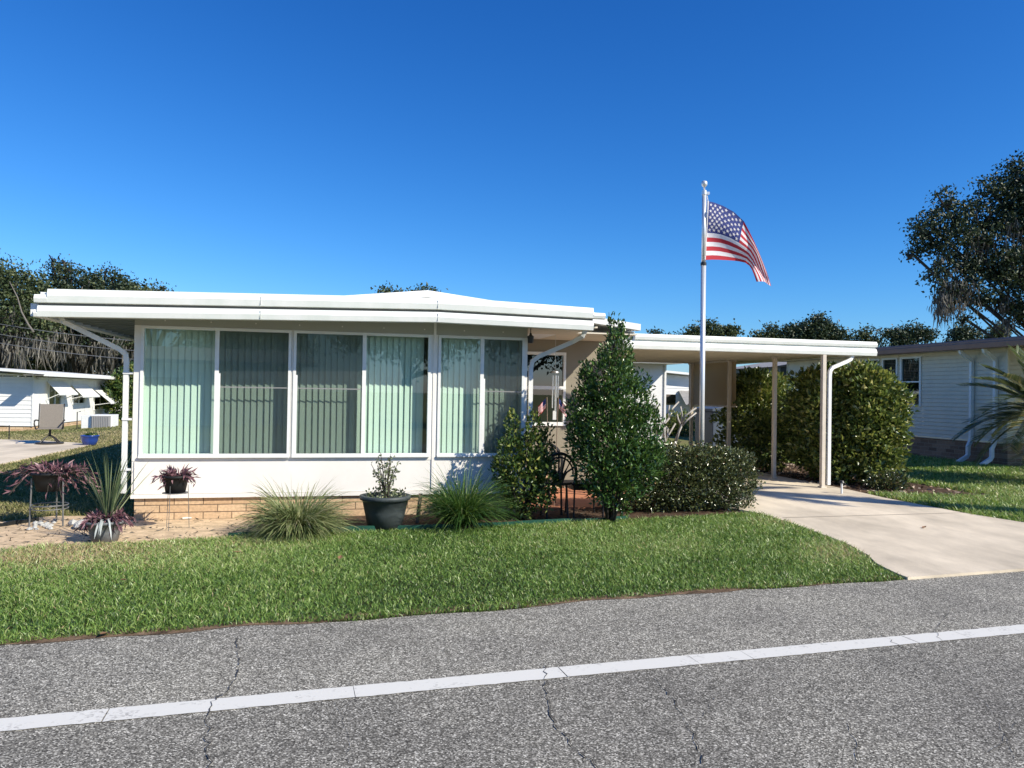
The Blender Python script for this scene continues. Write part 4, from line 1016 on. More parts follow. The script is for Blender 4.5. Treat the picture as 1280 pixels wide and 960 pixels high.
mb = MB(); mb.prism([(-.022, .0), (.0, -.05), (.022, .0), (.026, .36), (-.018, .36)], -.012, .012)
o = mb.build('wooden_stake', M['wood']); o.location = tuple(G(521, 654)); o.rotation_euler = (rad(-3), rad(6), rad(10)); tag(o, 'weathered wooden stake leaning beside the large grey planter', 'stake')


def purple(t, z, r, n, reach, drop, lift=.12):
    mb = MB(); P = []; D = []
    for k in range(n):
        a = random.choice((0, pi)) + random.gauss(0, .75); R = random.uniform(.35, 1) * reach
        q0 = np.array([r * .5 * cos(a), r * .5 * sin(a), z]); q1 = np.array([R * .55 * cos(a), R * .55 * sin(a), z + random.uniform(.3, 1) * lift]); q2 = np.array([R * cos(a), R * sin(a), z - random.uniform(-.25, 1) * drop])
        mb.tube([q0, (q0 + 2 * q1 + q2) / 4, q2], [.005, .005, .003], 5)
        for j in range(11):
            f = (j + random.random()) / 11; c = q0 * (1 - f) ** 2 + 2 * q1 * f * (1 - f) + q2 * f * f; tg = 2 * (1 - f) * (q1 - q0) + 2 * f * (q2 - q1)
            P.append(c); D.append(unit(tg[None])[0] + rng.normal(size=3) * .55)
    mb.build('stems', M['palebark'] if False else M['bark'], t)
    P = np.array(P); V, Fc = leaf_arrays(P, np.array(D), rng.uniform(.05, .11, len(P)), .02); npmesh('foliage', V, Fc, LM['purple'], t, np.repeat(rng.beta(2, 2, len(P)), 2))

# small black pot on a wire stand against the wall panel
p = HF(-4.02, -.62, 0)
t = empty('pot_stand', p, 'small black pot of purple plants on a thin wire stand by the wall', 'plant stand')
mb = MB(); mb.lathe(pot_profile(.105, .14, .19), (0, 0, .42), 28); mb.build('pot', M['potblack'], t, True)
mb = MB(); mb.lathe([(.125, .56), (0, .58)], n=16); mb.build('soil', M['soil'], t)
mb = MB()
for k in range(3):
    a = k * 2 * pi / 3 + .5; mb.tube([(.15 * cos(a), .15 * sin(a), .0), (.13 * cos(a), .13 * sin(a), .5)], .0035, 5)
mb.lathe([(.135, .41), (.14, .41), (.14, .415), (.135, .415)], n=20); mb.build('stand', M['galv'], t)
purple(t, .59, .1, 26, .24, .08, .16)
# taller stand at the left
p = G(62, 657)
t = empty('pot_stand', p, 'wide dark pot of trailing purple plants on a grey three legged stand', 'plant stand')
mb = MB(); mb.lathe(pot_profile(.14, .185, .21), (0, 0, .40), 28); mb.build('pot', M['potblack'], t, True)
mb = MB(); mb.lathe([(.16, .55), (0, .57)], n=16); mb.build('soil', M['soil'], t)
mb = MB()
for k in range(3):
    a = k * 2 * pi / 3 + pi / 2 + .2; mb.tube([(.2 * cos(a), .2 * sin(a), -.01), (.185 * cos(a), .185 * sin(a), .55)], .009, 6)
for z in (.2, .24): 
    mb.tube([(.185 * cos(a), .185 * sin(a), z) for a in np.linspace(0, 2 * pi, 25)], .006, 5)
mb.build('stand', M['galv'], t)
purple(t, .60, .13, 40, .52, .26, .2)
# spiky pot
p = G(131, 677)
t = empty('spiky_planter', p, 'pale grey planter of tall spiky leaves at the house corner', 'planter')
mb = MB(); mb.lathe(pot_profile(.12, .175, .22), n=28); mb.build('pot', M['potpale'], t, True)
mb = MB(); mb.lathe([(.15, .18), (0, .2)], n=16); mb.build('soil', M['soil'], t)
n = 70; az = rng.uniform(0, 2 * pi, n); le = rng.uniform(.0, 1, n) ** 1.6 * .7
H = unit(np.stack([np.cos(az) * le + .12, np.sin(az) * le, np.ones(n)], -1)); bd = np.stack([np.cos(az) * .3, np.sin(az) * .3, -.35 * np.ones(n)], -1)
V, Fc, fp = blade_arrays(np.stack([.03 * np.cos(az) + .03, .03 * np.sin(az), .19 + rng.uniform(0, .12, n)], -1), H, bd, rng.uniform(.35, .74, n), .014, 4, .7)
npmesh('spikes', V, Fc, LM['yucca'], t, np.repeat(rng.beta(2, 2, n), fp))
n = 8; az = rng.uniform(-pi / 2 + .1, -pi / 2 + 1.2, n); H = unit(np.stack([np.cos(az) * .8, np.sin(az) * .8, .1 * np.ones(n)], -1)); bd = np.stack([np.cos(az) * .2, np.sin(az) * .2, -1.6 * np.ones(n)], -1)
V, Fc, fp = blade_arrays(np.stack([.1 * np.cos(az), .1 * np.sin(az), .2 + rng.uniform(0, .05, n)], -1), H, bd, rng.uniform(.2, .32, n), .026, 4, 1.6)
V[:, 2] = np.maximum(V[:, 2], .01); npmesh('silver_leaves', V, Fc, LM['silver'], t, np.repeat(rng.uniform(size=n), fp))
purple(t, .22, .1, 34, .26, .08, .16)

# white stones beside the stand
for k in range(26):
    q = G(random.gauss(55, 11), random.gauss(658, 3.2)); s = random.uniform(.022, .045)
    if k > 20: q = G(random.uniform(85, 118), random.uniform(656, 664)); s = random.uniform(.04, .09)
    mb = MB(); mb.lathe([(.001, -.3), (.6, -.25), (.95, .1), (.75, .55), (.3, .8), (.001, .85)], n=8)
    mb.v = [(x * s * random.uniform(.85, 1.2), y * s * random.uniform(.8, 1.2), (z + .25) * s * random.uniform(.8, 1.1)) for x, y, z in mb.v]
    o = mb.build('white_stone', M['stone'], smooth=False); o.location = tuple(q + np.array([0, 0, .005])); o.rotation_euler = (0, 0, random.uniform(0, 6))
    tag(o, 'pale stone lying on the sand around the left plant stand', 'stone', 'pale stones by the plant stand')

def strip(name, pix, h, th, m, label, cat):
    pts = [G(*q) for q in pix]; mb = MB(); rings = []
    for i, q in enumerate(pts):
        d = pts[min(i + 1, len(pts) - 1)] - pts[max(i - 1, 0)]; nn = unit(np.array([[-d[1], d[0], 0]]))[0] * th / 2
        hh = h * random.uniform(.8, 1.15)
        rings.append([q - nn + [0, 0, 0], q + nn, q + nn + [0, 0, hh], q - nn + [0, 0, hh]])
    mb.sweep(rings); return tag(mb.build(name, m), label, cat)
strip('lawn_edging', [(x, np.interp(x, [285, 330, 450, 560, 700, 790], [672.5, 669, 665, 661, 655.5, 651])) for x in range(285, 800, 20)], .062, .014, M['edging'], 'dark green plastic edging between the lawn and planting bed', 'edging')
strip('lawn_edging', [(x, np.interp(x, [-60, 0, 48], [666, 659, 652])) for x in range(-60, 56, 9)], .05, .02, M['potblack'], 'short black edging beside the shaded lawn at far left', 'edging')
mb = MB(); mb.tube([G(228, 650) + [0, 0, .02], G(312, 645) + [0, 0, .03]], .011, 8); tag(mb.build('plastic_pipe', M['pvc']), 'thin white pipe lying on the sand bed', 'pipe')
for (px, py, lab) in ((297, 699, 'brown dry leaf on the lawn in front of the striped grass'), (425, 706, 'dry leaf on the mid lawn below the large planter'), (155, 735, 'curled tan leaf on the lawn at left'), (130, 797, 'brown leaf at the road edge at left'), (1155, 663, 'small dark leaf lying on the driveway')):
    q = G(px, py) + [0, 0, .06 if py < 780 else .02]
    if px > 1100: q[2] = .032
    n = 1; mb = MB(); mb.add([(0, -.05, .0), (.025, 0, .012), (0, .055, .02), (-.025, .0, .012), (0, 0, .002)], [(0, 1, 4), (1, 2, 4), (2, 3, 4), (3, 0, 4)])
    o = mb.build('fallen_leaf', M['deadleaf']); o.location = tuple(q); o.rotation_euler = (0, 0, random.uniform(0, 6)); tag(o, lab, 'leaf', 'fallen leaves')

# twigs and debris on the sand: little dark scraps
n = 500; q = np.stack([rng.uniform(-90, 330, n), rng.uniform(648, 690, n)], -1); P = np.array([G(*a) for a in q]) + [0, 0, .008]
ok = in_poly(P[:, 0], P[:, 1], sand_poly); P = P[ok]; n = len(P)
V, Fc = leaf_arrays(P, rng.normal(size=(n, 3)) * [1, 1, .12], rng.uniform(.02, .09, n), rng.uniform(.006, .022, n)); tag(npmesh('leaf_litter', V, Fc, LM['moss'], rnd=np.repeat(rng.uniform(0, .5, n), 2)), kind='stuff')
n = 900; P = np.stack([rng.uniform(-3, 3.2, n), rng.uniform(8, 10.6, n), np.full(n, .008)], -1); P = P[in_poly(P[:, 0], P[:, 1], mulch_poly)]; n = len(P)
V, Fc = leaf_arrays(P, rng.normal(size=(n, 3)) * [1, 1, .15], rng.uniform(.03, .08, n), rng.uniform(.01, .03, n)); tag(npmesh('bark_litter', V, Fc, LM['moss'], rnd=np.repeat(rng.uniform(0, .7, n), 2)), kind='stuff')

n = 900; u_ = rng.uniform(6.45, 8.4, n); v_ = rng.uniform(.2, 7.5, n); P = np.stack([HF(a, b_, .012) for a, b_ in zip(u_, v_)])
V, Fc = leaf_arrays(P, rng.normal(size=(n, 3)) * [1, 1, .2], rng.uniform(.05, .12, n), rng.uniform(.03, .06, n)); tag(npmesh('dry_leaf_litter', V, Fc, LM['litter'], rnd=np.repeat(rng.uniform(0, 1, n), 2)), kind='stuff')
# solar stake light by the carport post
p = G(1052, 619)
t = empty('garden_light', p, 'small white stake light at the driveway edge by the carport post', 'garden light')
mb = MB(); mb.tube([(0, 0, 0), (0, 0, .2)], .018, 8); mb.build('stem', M['white'], t); mb = MB(); mb.lathe([(.03, .2), (.045, .205), (.03, .24), (.0, .25)], n=12); mb.build('cap', M['black'], t)

# bare plumeria behind the hedge
base = HF(2.6, 1.0, 0)
t = empty('bare_frangipani', base, 'leafless grey branching shrub behind the flagpole', 'shrub')
mb = MB()
def limb(a, b, r, depth):
    m_ = (np.array(a) + b) / 2 + rng.normal(size=3) * .03
    mb.tube([a, m_, b], [r, r * .85, r * .75], 6)
    if depth:
        for k in range(2):
            d = (np.array(b) - a); d = d / np.linalg.norm(d); e = np.array(b) + (d * .5 + unit(rng.normal(size=(1, 3)))[0] * [.75, .4, .2] + [0, 0, .45]) * .26
            limb(np.array(b), e, r * .75, depth - 1)
for (dx, dz) in ((-.38, .95), (-.1, 1.0), (.32, .9), (.15, .75)):
    limb(np.array([dx * .1, 0, 0]), np.array([dx * .7, random.uniform(-.1, .1), dz]), .028, 2)
mb.build('branches', M['palebark'], t, True)

# ------------------------------------------------------------------ porch things
def iron_chair(p, rz, label):
    t = empty('garden_chair', p, label, 'chair', rz=rz)
    mb = MB(); mb.lathe([(.0, .43), (.2, .43), (.22, .44), (.22, .465), (.0, .47)], n=20, cap=False); mb.build('seat', M['black'], t)
    for k in range(4):
        a = pi / 4 + k * pi / 2; mb = MB(); mb.tube([(.17 * cos(a), .17 * sin(a), .43), (.2 * cos(a), .2 * sin(a), .0)], .014, 6); mb.build('leg', M['black'], t)
    mb = MB(); arc = [(.23 * cos(a), -.18, .58 + .26 * sin(a)) for a in np.linspace(-.5, pi + .5, 22)]
    mb.tube([(.2, -.17, .44)] + arc + [(-.2, -.17, .44)], .022, 6)
    mb.tube([(.19 * cos(a), -.18, .58 + .21 * sin(a)) for a in np.linspace(0, pi, 16)], .012, 6)
    for a in np.linspace(.35, pi - .35, 7): mb.tube([(0.05 * cos(a), -.18, .47), (.11 * cos(a) + .0, -.18, .6), (.22 * cos(a), -.18, .58 + .25 * sin(a))], .013, 5)
    mb.lathe([(.001, .5), (.06, .52), (.06, .6), (.001, .62)], (0, -.18, 0), 10); mb.build('backrest', M['black'], t)
iron_chair(HF(.50, -.38, 0), TH, 'nearer black iron chair with a rounded back on the porch edge')
iron_chair(HF(.62, .62, .03), TH + 2.6, 'black iron chair further back on the terracotta porch, facing the street')
p = HF(.93, -.30, 0)
t = empty('side_table', p, 'black metal side table next to the rounded iron chair', 'table', rz=TH)
mb = MB(); mb.box(-.22, .22, -.2, .2, .42, .45); mb.box(-.21, .21, -.19, .19, .36, .4195); mb.build('tabletop', M['black'], t)
for a, b_ in ((-1, -1), (1, -1), (1, 1), (-1, 1)):
    mb = MB(); mb.tube([(a * .19, b_ * .17, .36), (a * .2, b_ * .18, 0)], .012, 6); mb.build('leg', M['black'], t)
# wind chime
p = np.array(at(694, 466, 11.0))
t = empty('wind_chime', p, 'silver tube wind chime hanging in front of the porch window', 'wind chime')
mb = MB(); mb.lathe([(.0, .03), (.05, .02), (.06, 0), (.0, -.005)], n=14); mb.tube([(0, 0, .02), (0, 0, 2.5 - p[2])], .003, 5); mb.build('cap', M['chime'], t)
for k in range(5):
    a = k * 2 * pi / 5; mb = MB(); mb.tube([(.042 * cos(a), .042 * sin(a), -.04), (.042 * cos(a), .042 * sin(a), -.36 - .05 * k)], .009, 7); mb.build('tube', M['chime'], t)
mb = MB(); mb.tube([(0, 0, 0), (0, 0, -.55)], .002, 4); mb.box(-.025, .025, -.004, .004, -.68, -.55); mb.build('clapper', M['white'], t)


# ------------------------------------------------------------------ flags
def star(c, ex, ey, r):
    return [c + ex * (r * (1 if k % 2 == 0 else .4) * sin(k * pi / 5)) + ey * (r * (1 if k % 2 == 0 else .4) * cos(k * pi / 5)) for k in range(10)]

def flag_mesh(surf, nx, name, parent, stars=True, rows=2):
    """surf(s,t): s along the fly, t from top to bottom"""
    ny = 13 * rows; mb = MB()
    S = np.linspace(0, 1, nx + 1); T = np.linspace(0, 1, ny + 1)
    grid = [[surf(s, t) for t in T] for s in S]
    vs = [p for col in grid for p in col]; fs = []; ms = []
    for i in range(nx):
        for j in range(ny):
            a = i * (ny + 1) + j; fs.append((a, a + ny + 1, a + ny + 2, a + 1))
            st = j // rows
            ms.append(2 if (st < 7 and (S[i] + S[i + 1]) / 2 < .4) else (0 if st % 2 == 0 else 1))
    mb.add(vs, fs); mb.m = ms
    if stars:
        for row in range(9):
            cnt = 6 if row % 2 == 0 else 5
            for c_ in range(cnt):
                s = .4 * ((c_ * 2 + 1 + (row % 2)) / 12); t_ = (7 / 13) * (row + 1) / 10
                c = surf(s, t_); ex = unit((surf(s + .01, t_) - c)[None])[0]; ey = unit((surf(s, t_ - .01) - c)[None])[0]; nn = np.cross(ex, ey)
                for sg in (1, -1):
                    q = star(c + nn * .004 * sg, ex, ey, .030); o_ = len(mb.v)
                    mb.v += [tuple(x) for x in q]; mb.f.append(tuple(o_ + k for k in range(10))); mb.m.append(1)
    return mb.build(name, [M['flagred'], M['flagwhite'], M['flagblue']], parent, smooth=False)

FY = 11.0
base = np.array(at(877, 570, FY)); base[2] = 0
pt = at(880, 250, FY); HPOLE = at(880.5, 240, FY)[2]
fp_ = empty('flagpole', base, 'slim silver flagpole rising from behind the low clipped hedge', 'flagpole')
lean_x = (at(880.3, 240, FY)[0] - base[0]) / HPOLE
def pp(z): return (lean_x * z, 0, z)
zj = at(879, 330, FY)[2]
mb = MB(); mb.tube([pp(0), pp(zj)], .037, 14); mb.build('lower_pole', M['pole'], fp_, True)
mb = MB(); mb.tube([pp(zj), pp(HPOLE)], .031, 14); mb.build('upper_pole', M['pole'], fp_, True)
mb = MB(); c = pp(zj); mb.lathe([(.038, -.02), (.043, -.02), (.043, .02), (.03, .02)], c, 14); mb.build('collar', M['black'], fp_)
mb = MB(); c = np.array(pp(HPOLE)); mb.lathe([(.0, 0.02), (.036, .02), (.036, -.04), (.03, -.04)], c, 12); mb.box(c[0], c[0] + .075, -.02, .02, HPOLE - .035, HPOLE + .0); mb.build('truck', M['pole'], fp_)
mb = MB(); mb.lathe([(.012, .02), (.012, .07), (.03, .08), (.043, .105), (.045, .13), (.035, .155), (.001, .168)], c, 16); mb.build('finial', M['pole'], fp_, True)
fl = empty('flag', at(884, 325, FY), 'stars and stripes flag flying from the silver pole', 'flag')
org = np.array(fl.location)
Ts = [0, .1, .2, .3, .4, .5, .6, .7, .8, .9, 1]
TX = [886, 894, 903, 917, 930, 937, 943, 948.5, 953.5, 958.5, 963]; TY = [251.5, 253.5, 257, 265, 277, 289, 301, 314, 328, 342, 357]
BX = [882, 890, 899, 907, 916, 924, 931, 936, 939.5, 943, 946.5]; BY = [325, 324.5, 324.5, 325, 326, 327, 328, 331.5, 337, 344.5, 352]
def surf(s, t):
    s = min(max(s, 0), 1)
    tx, ty, bx, by = np.interp(s, Ts, TX), np.interp(s, Ts, TY), np.interp(s, Ts, BX), np.interp(s, Ts, BY)
    # rippled depth: the cloth swings back along the fly and waves across the hoist
    dep = .30 * s * t + .10 * sin(s * 9 + t * 2.5) * s ** .6 + .05 * sin(s * 5 - t * 7) + .25 * s
    if s > .62: dep -= .35 * (s - .62) * t * 2
    bul = 2.2 * sin(pi * t) * s
    return np.array(at(tx + (bx - tx) * t + bul + .9 * sin(t * 9 + s * 8) * s, ty + (by - ty) * t - bul * .5 + .8 * sin(s * 14 + t * 5) * s, FY + dep * .8)) - org
flag_mesh(surf, 50, 'cloth', fl)
mb = MB(); mb.tube([surf(0, t) + [-.012, 0, 0] for t in np.linspace(0, 1, 6)], .014, 6); mb.build('heading', M['flagwhite'], fl)
mb = MB(); z1 = np.array(at(883.6, 243, FY)) - org; mb.tube([z1, surf(0, 0) + [-.012, 0, 0]], .006, 5); mb.tube([surf(0, 1) + [-.012, 0, 0], np.array(at(880, 335, FY)) - org], .004, 5); mb.build('halyard', M['pvc'], fl)

for (px, py, ang, lab) in ((687, 537, -10, 'small striped stick flag at the porch window, leaning towards the shrub'), (694, 537, 8, 'small striped stick flag below the wind chime')):
    q = np.array(at(px, py, 10.55)); q[2] = .0
    t = empty('stick_flag', q, lab, 'flag', 'small flags by the porch')
    top = np.array([.0 + .25 * sin(rad(ang)), 0, 1.55])
    mb = MB(); mb.tube([(0, 0, 0), top], .006, 6); mb.build('stick', M['wood'], t)
    def sf(s, t_, top=top): return top + np.array([(.02 + .13 * s) * (1 if ang > 0 else -1) * .8, .03 * sin(7 * s), -.02 - .14 * t_ - .12 * s])
    flag_mesh(sf, 10, 'cloth', t, stars=False, rows=1)


# ------------------------------------------------------------------ trees
def tree(name, base, lobes, ncl, per, spread, L, W, m, label, group=None, moss=None, trunk_r=.3, fork=.35, limbs=7, moss_L=(.5, 1.6), mossW=.07, lf=1.0):
    """lobes in metres relative to base (cx,cy,cz,rx,ry,rz)"""
    t = empty(name, base, label, 'tree', group)
    lob = np.array(lobes, float); vol = (lob[:, 3] * lob[:, 4] * lob[:, 5]) ** .8
    k = rng.choice(len(lob), ncl, p=vol / vol.sum()); d = unit(rng.normal(size=(ncl, 3)))
    C_ = lob[k, :3] + d * (rng.uniform(.12, 1, ncl) ** .45)[:, None] * lob[k, 3:]
    n = ncl * per; P = np.repeat(C_, per, 0) + rng.normal(size=(n, 3)) * spread * np.array([1, 1, .6])
    D = rng.normal(size=(n, 3)) + np.array([0, 0, -.15])
    V, Fc = leaf_arrays(P, D, L * rng.uniform(.6, 1.4, n), W * rng.uniform(.6, 1.4, n))
    cr = np.repeat(rng.normal(0, .12, ncl), per); rn = np.clip(rng.beta(2, 2.5, n) + cr, 0, 1)
    npmesh('crown', V, Fc, m, t, np.repeat(rn, 2))
    mb = MB(); cen = lob[:, :3].mean(0); f = np.array([cen[0] * .15, cen[1] * .15, max(1.2, lob[:, 2].min() * fork + .8)])
    mb.tube([(0, 0, 0), f * .5 + rng.normal(size=3) * .05, f], [trunk_r * 1.25, trunk_r, trunk_r * .85], 10)
    for i in range(limbs):
        c = lob[i % len(lob), :3] + rng.normal(size=3) * lob[i % len(lob), 3:] * .2
        m1 = f + (c - f) * .45 + rng.normal(size=3) * .25 + [0, 0, -.1 * np.linalg.norm(c - f)]
        mb.tube([f, m1, c], [trunk_r * .55 * lf, trunk_r * .35 * lf, trunk_r * .14], 7)
        for _ in range(4):
            e = c + unit(rng.normal(size=(1, 3)))[0] * lob[i % len(lob), 3:] * .9; mb.tube([c, (c + e) / 2 + rng.normal(size=3) * .15, e], [trunk_r * .14, trunk_r * .09, trunk_r * .03], 5)
    mb.build('trunk', M['bark'], t, True)
    if moss:
        pts = []
        for (cx, cy, cz, rx, ry, ln_, cnt) in moss:
            nc = max(2, cnt // 24); a = rng.uniform(0, 2 * pi, nc); rr = np.sqrt(rng.uniform(0, 1, nc)); kk = rng.integers(0, nc, cnt)
            cs = np.stack([cx + rr * np.cos(a) * rx, cy + rr * np.sin(a) * ry, cz + rng.normal(0, ln_ * .28, nc)], -1); cl = ln_ * rng.uniform(.35, 1.15, nc) * (1.1 - rr * .5)
            sp = rng.normal(size=(cnt, 3)) * np.array([1, 1, .8]) * ln_ * .11; wd = np.clip(1 - np.hypot(sp[:, 0], sp[:, 1]) / (ln_ * .3), .25, 1)
            pts.append(np.concatenate([cs[kk] + sp, (cl[kk] * wd)[:, None]], -1))
        Q = np.concatenate(pts); n = len(Q); H = unit(np.stack([rng.normal(0, .16, n), rng.normal(0, .16, n), -np.ones(n)], -1))
        V, Fc, fp = blade_arrays(Q[:, :3], H, np.stack([rng.normal(0, .35, n), rng.normal(0, .35, n), np.zeros(n)], -1), Q[:, 3] * rng.uniform(.5, 1.2, n), mossW * rng.uniform(.5, 1.4, n), 3, 1)
        npmesh('hanging_moss', V, Fc, LM['moss'], t, np.repeat(rng.beta(1.6, 2, n), fp))
    return t

def pxlobes(base, Y, items):
    s = Y / F; out = []
    for px, py, rx, rz_, *dy in items:
        c = np.array(at(px, py, Y + (dy[0] if dy else 0))) - base; out.append((c[0], c[1], c[2], rx * s, rx * s * .9, rz_ * s))
    return out
def pxmoss(base, Y, items):
    s = Y / F; out = []
    for px, py, rx, ln_, cnt in items:
        c = np.array(at(px, py, Y)) - base; out.append((c[0], c[1], c[2], rx * s, rx * s, ln_ * s, cnt))
    return out
def foot(px, Y):
    b = np.array(at(px, 500, Y)); b[2] = float(hgt(b[0], b[1])); return b

# big live oak at the right
Y = 32.0; b = foot(1420, Y)
items = [(1205, 395, 10, 8), (1232, 372, 18, 14), (1180, 262, 26, 22), (1160, 292, 22, 24), (1195, 300, 34, 30), (1150, 288, 15, 12), (1142, 318, 12, 10), (1185, 338, 26, 20), (1225, 282, 34, 34), (1240, 240, 22, 24), (1270, 225, 26, 26), (1262, 270, 34, 34),
         (1235, 330, 36, 28), (1270, 340, 32, 36), (1300, 260, 50, 50), (1340, 230, 60, 50), (1330, 320, 60, 50), (1400, 280, 60, 60), (1192, 368, 20, 14), (1262, 378, 16, 16), (1215, 345, 26, 20), (1400, 340, 50, 40), (1290, 205, 30, 20), (1272, 392, 16, 14), (1300, 385, 30, 24)]
tree('live_oak', b, pxlobes(b, Y, items), 820, 55, .25, .15, .09, LM['oak'], 'large live oak hung with moss over the grey house', moss=pxmoss(b, Y, [(1192, 366, 24, 44, 800), (1255, 385, 14, 34, 260), (1180, 318, 22, 34, 160), (1245, 300, 26, 46, 240), (1212, 310, 20, 36, 120), (1162, 338, 12, 26, 70), (1270, 330, 20, 40, 120)]), trunk_r=.45, limbs=20, mossW=.06, lf=.2)

# mossy oaks at the left
G2 = 'mossy oaks beyond the left house'
Y = 50.0; b = foot(5, Y)
tree('live_oak', b, pxlobes(b, Y, [(10, 360, 40, 32), (35, 375, 28, 26), (-30, 350, 40, 34), (20, 400, 45, 24), (-40, 400, 40, 34), (48, 400, 22, 24), (30, 345, 16, 12), (0, 440, 50, 24, 7), (50, 445, 40, 20, 7), (8, 332, 14, 6), (44, 352, 8, 8), (52, 372, 6, 8)]), 560, 36, .42, .22, .13, LM['oakwarm'], 'olive green mossy oak at the far left edge with a pale bare limb', G2,
     moss=pxmoss(b, Y, [(10, 410, 40, 60, 420), (45, 420, 30, 55, 380), (-20, 405, 40, 60, 300)]), trunk_r=.4, limbs=9, mossW=.09)
mb = MB(); q = [np.array(at(px, py, 45.5)) - b for px, py in ((12, 352), (22, 372), (27, 390), (35, 405), (42, 415))]; mb.tube(q, [.02, .035, .045, .055, .06], 6); o = mb.build('bare_limb', M['greybark'], bpy.data.objects['live_oak.001'], True)
Y = 56.0; b = foot(100, Y)
tree('live_oak', b, pxlobes(b, Y, [(90, 448, 40, 18, 7), (130, 446, 34, 18, 7), (72, 332, 9, 8), (66, 326, 5, 4), (78, 328, 4, 6), (92, 340, 8, 6), (118, 344, 10, 7), (132, 338, 5, 5), (140, 346, 9, 6), (75, 345, 14, 14), (95, 358, 26, 16), (120, 358, 22, 16), (70, 375, 28, 28), (110, 385, 38, 28), (140, 360, 20, 16), (80, 410, 34, 26), (130, 410, 34, 26)]), 600, 36, .40, .22, .13, LM['oak'], 'dark mossy oak rising above the white fascia at left', G2,
     moss=pxmoss(b, Y, [(75, 415, 28, 58, 420), (105, 412, 30, 64, 480), (135, 415, 30, 60, 420), (90, 440, 40, 40, 280)]), trunk_r=.45, limbs=9, mossW=.10)
Y = 60.0; b = foot(178, Y)
tree('live_oak', b, pxlobes(b, Y, [(160, 358, 12, 8), (183, 356, 8, 4), (205, 360, 7, 3), (165, 366, 22, 12), (190, 370, 22, 10), (150, 378, 28, 22), (185, 385, 34, 24), (155, 415, 34, 26), (205, 372, 16, 9)]), 340, 36, .40, .22, .13, LM['oakwarm'], 'lower mossy oak peeping over the fascia, right of the dark oak', G2,
     moss=pxmoss(b, Y, [(150, 415, 26, 62, 420), (175, 420, 30, 60, 320)]), trunk_r=.4, limbs=7, mossW=.10)
# bright green shrub behind the left house
q = foot(152, 44); bush('tall_shrub', q, [(0, 0, 1.0, .9, .9, 1.0), (.2, 0, 2.0, .8, .8, .9), (-.5, 0, 1.6, .6, .6, .8), (.5, 0, 2.7, .5, .5, .6)], 3000, .24, .11, LM['croton'], 'bright green shrub beyond the awnings of the left house', stems=6)
# dark woodland under the oaks closes the view
V = []; n = 2600; px = rng.uniform(-140, 330, n); yy = rng.uniform(425, 500, n); Yd = rng.uniform(62, 72, n)
P = np.array([at(a, b_, c) for a, b_, c in zip(px, yy, Yd)]); P = P[P[:, 2] > -.4]; n = len(P); P = np.repeat(P, 7, 0) + rng.normal(size=(n * 7, 3)) * .5
V, Fc = leaf_arrays(P, rng.normal(size=(n * 7, 3)), .4, .26); tag(npmesh('woodland', V, Fc, LM['oak'], rnd=np.repeat(rng.beta(2, 3, n * 7), 2)), kind='stuff')

# trees beyond the carport and house
G3 = 'trees along the skyline behind the carport'
for i, (px, top, w, Y, dens, m, lab) in enumerate([(818, 411, 20, 70, 130, 'oak', 'small dark treetop above the left end of the carport roof'), (885, 402, 38, 62, 260, 'oakwarm', 'broad treetop behind the flagpole above the carport roof'),
        (965, 404, 20, 66, 120, 'oakwarm', 'small loose treetop left of the tall dark tree'), (1020, 392, 38, 60, 330, 'oak', 'tall dark green tree above the right half of the carport'),
        (1082, 402, 18, 64, 70, 'oakwarm', 'thin airy treetop above the right end of the carport'), (1138, 402, 26, 62, 170, 'oak', 'dark treetop above the brown eave left of the hanging moss'),
        (1213, 404, 28, 66, 170, 'oak', 'low dark treetop under the hanging moss'), (1247, 402, 13, 58, 60, 'oakwarm', 'small round treetop above the grey house roof at right')]):
    b = foot(px, Y)
    it = [(px, top + 14, w * .6, 13), (px - w * .5, top + 22, w * .5, 12), (px + w * .5, top + 20, w * .5, 12), (px, top + 40, w * .9, 22), (px + w * .2, top + 8, w * .3, 8)]
    it = [(px + random.gauss(0, w * .5), top + 10 + abs(random.gauss(0, 11)), w * random.uniform(.14, .4), random.uniform(3, 9)) for _ in range(12)] + [(px + random.uniform(-.3, .3) * w, top + 5, w * .2, 5)] + [(px + q_ * w, top + 31 + random.uniform(-4, 4), w * .42, 10) for q_ in (-.6, 0, .6)]
    tree('skyline_tree', b, pxlobes(b, Y, it), int(dens * .85), 28, .33, .24, .14, LM[m], lab, G3, trunk_r=.3, limbs=5)
Y = 42; b = foot(508, Y)
tree('skyline_tree', b, pxlobes(b, Y, [(490, 368, 14, 7), (520, 368, 22, 8), (535, 366, 9, 5), (508, 390, 34, 20), (480, 366, 7, 5)]), 130, 22, .28, .2, .1, LM['oakwarm'], 'sparse treetop peeping over the house ridge', trunk_r=.25, limbs=5)
# trees across the street, seen as reflections in the front windows
for i, (x, y, h, lab) in enumerate(((-9, -17, 9, 'leafy oak across the street facing the left windows'), (1, -26, 7, 'smaller oak across the street facing the middle windows'), (-20, -24, 10, 'oak across the street beyond the left end'), (9, -22, 8, 'oak across the street facing the porch'), (16, -19, 9, 'oak across the street beyond the right end'), (-4, -24, 11, 'tall oak behind the street house'))):
    b = np.array([x, y, 0.0]); it = [(0, 0, h * .7, h * .3, h * .3, h * .25), (h * .25, 0, h * .55, h * .25, h * .25, h * .2), (-h * .25, 0, h * .6, h * .25, h * .25, h * .2), (.1 * h, 0, h * .85, h * .18, h * .18, h * .14)]
    tree('street_oak', b, it, 260, 24, .45, .28, .16, LM['oak'], lab, 'oaks across the street', trunk_r=.3, limbs=6)


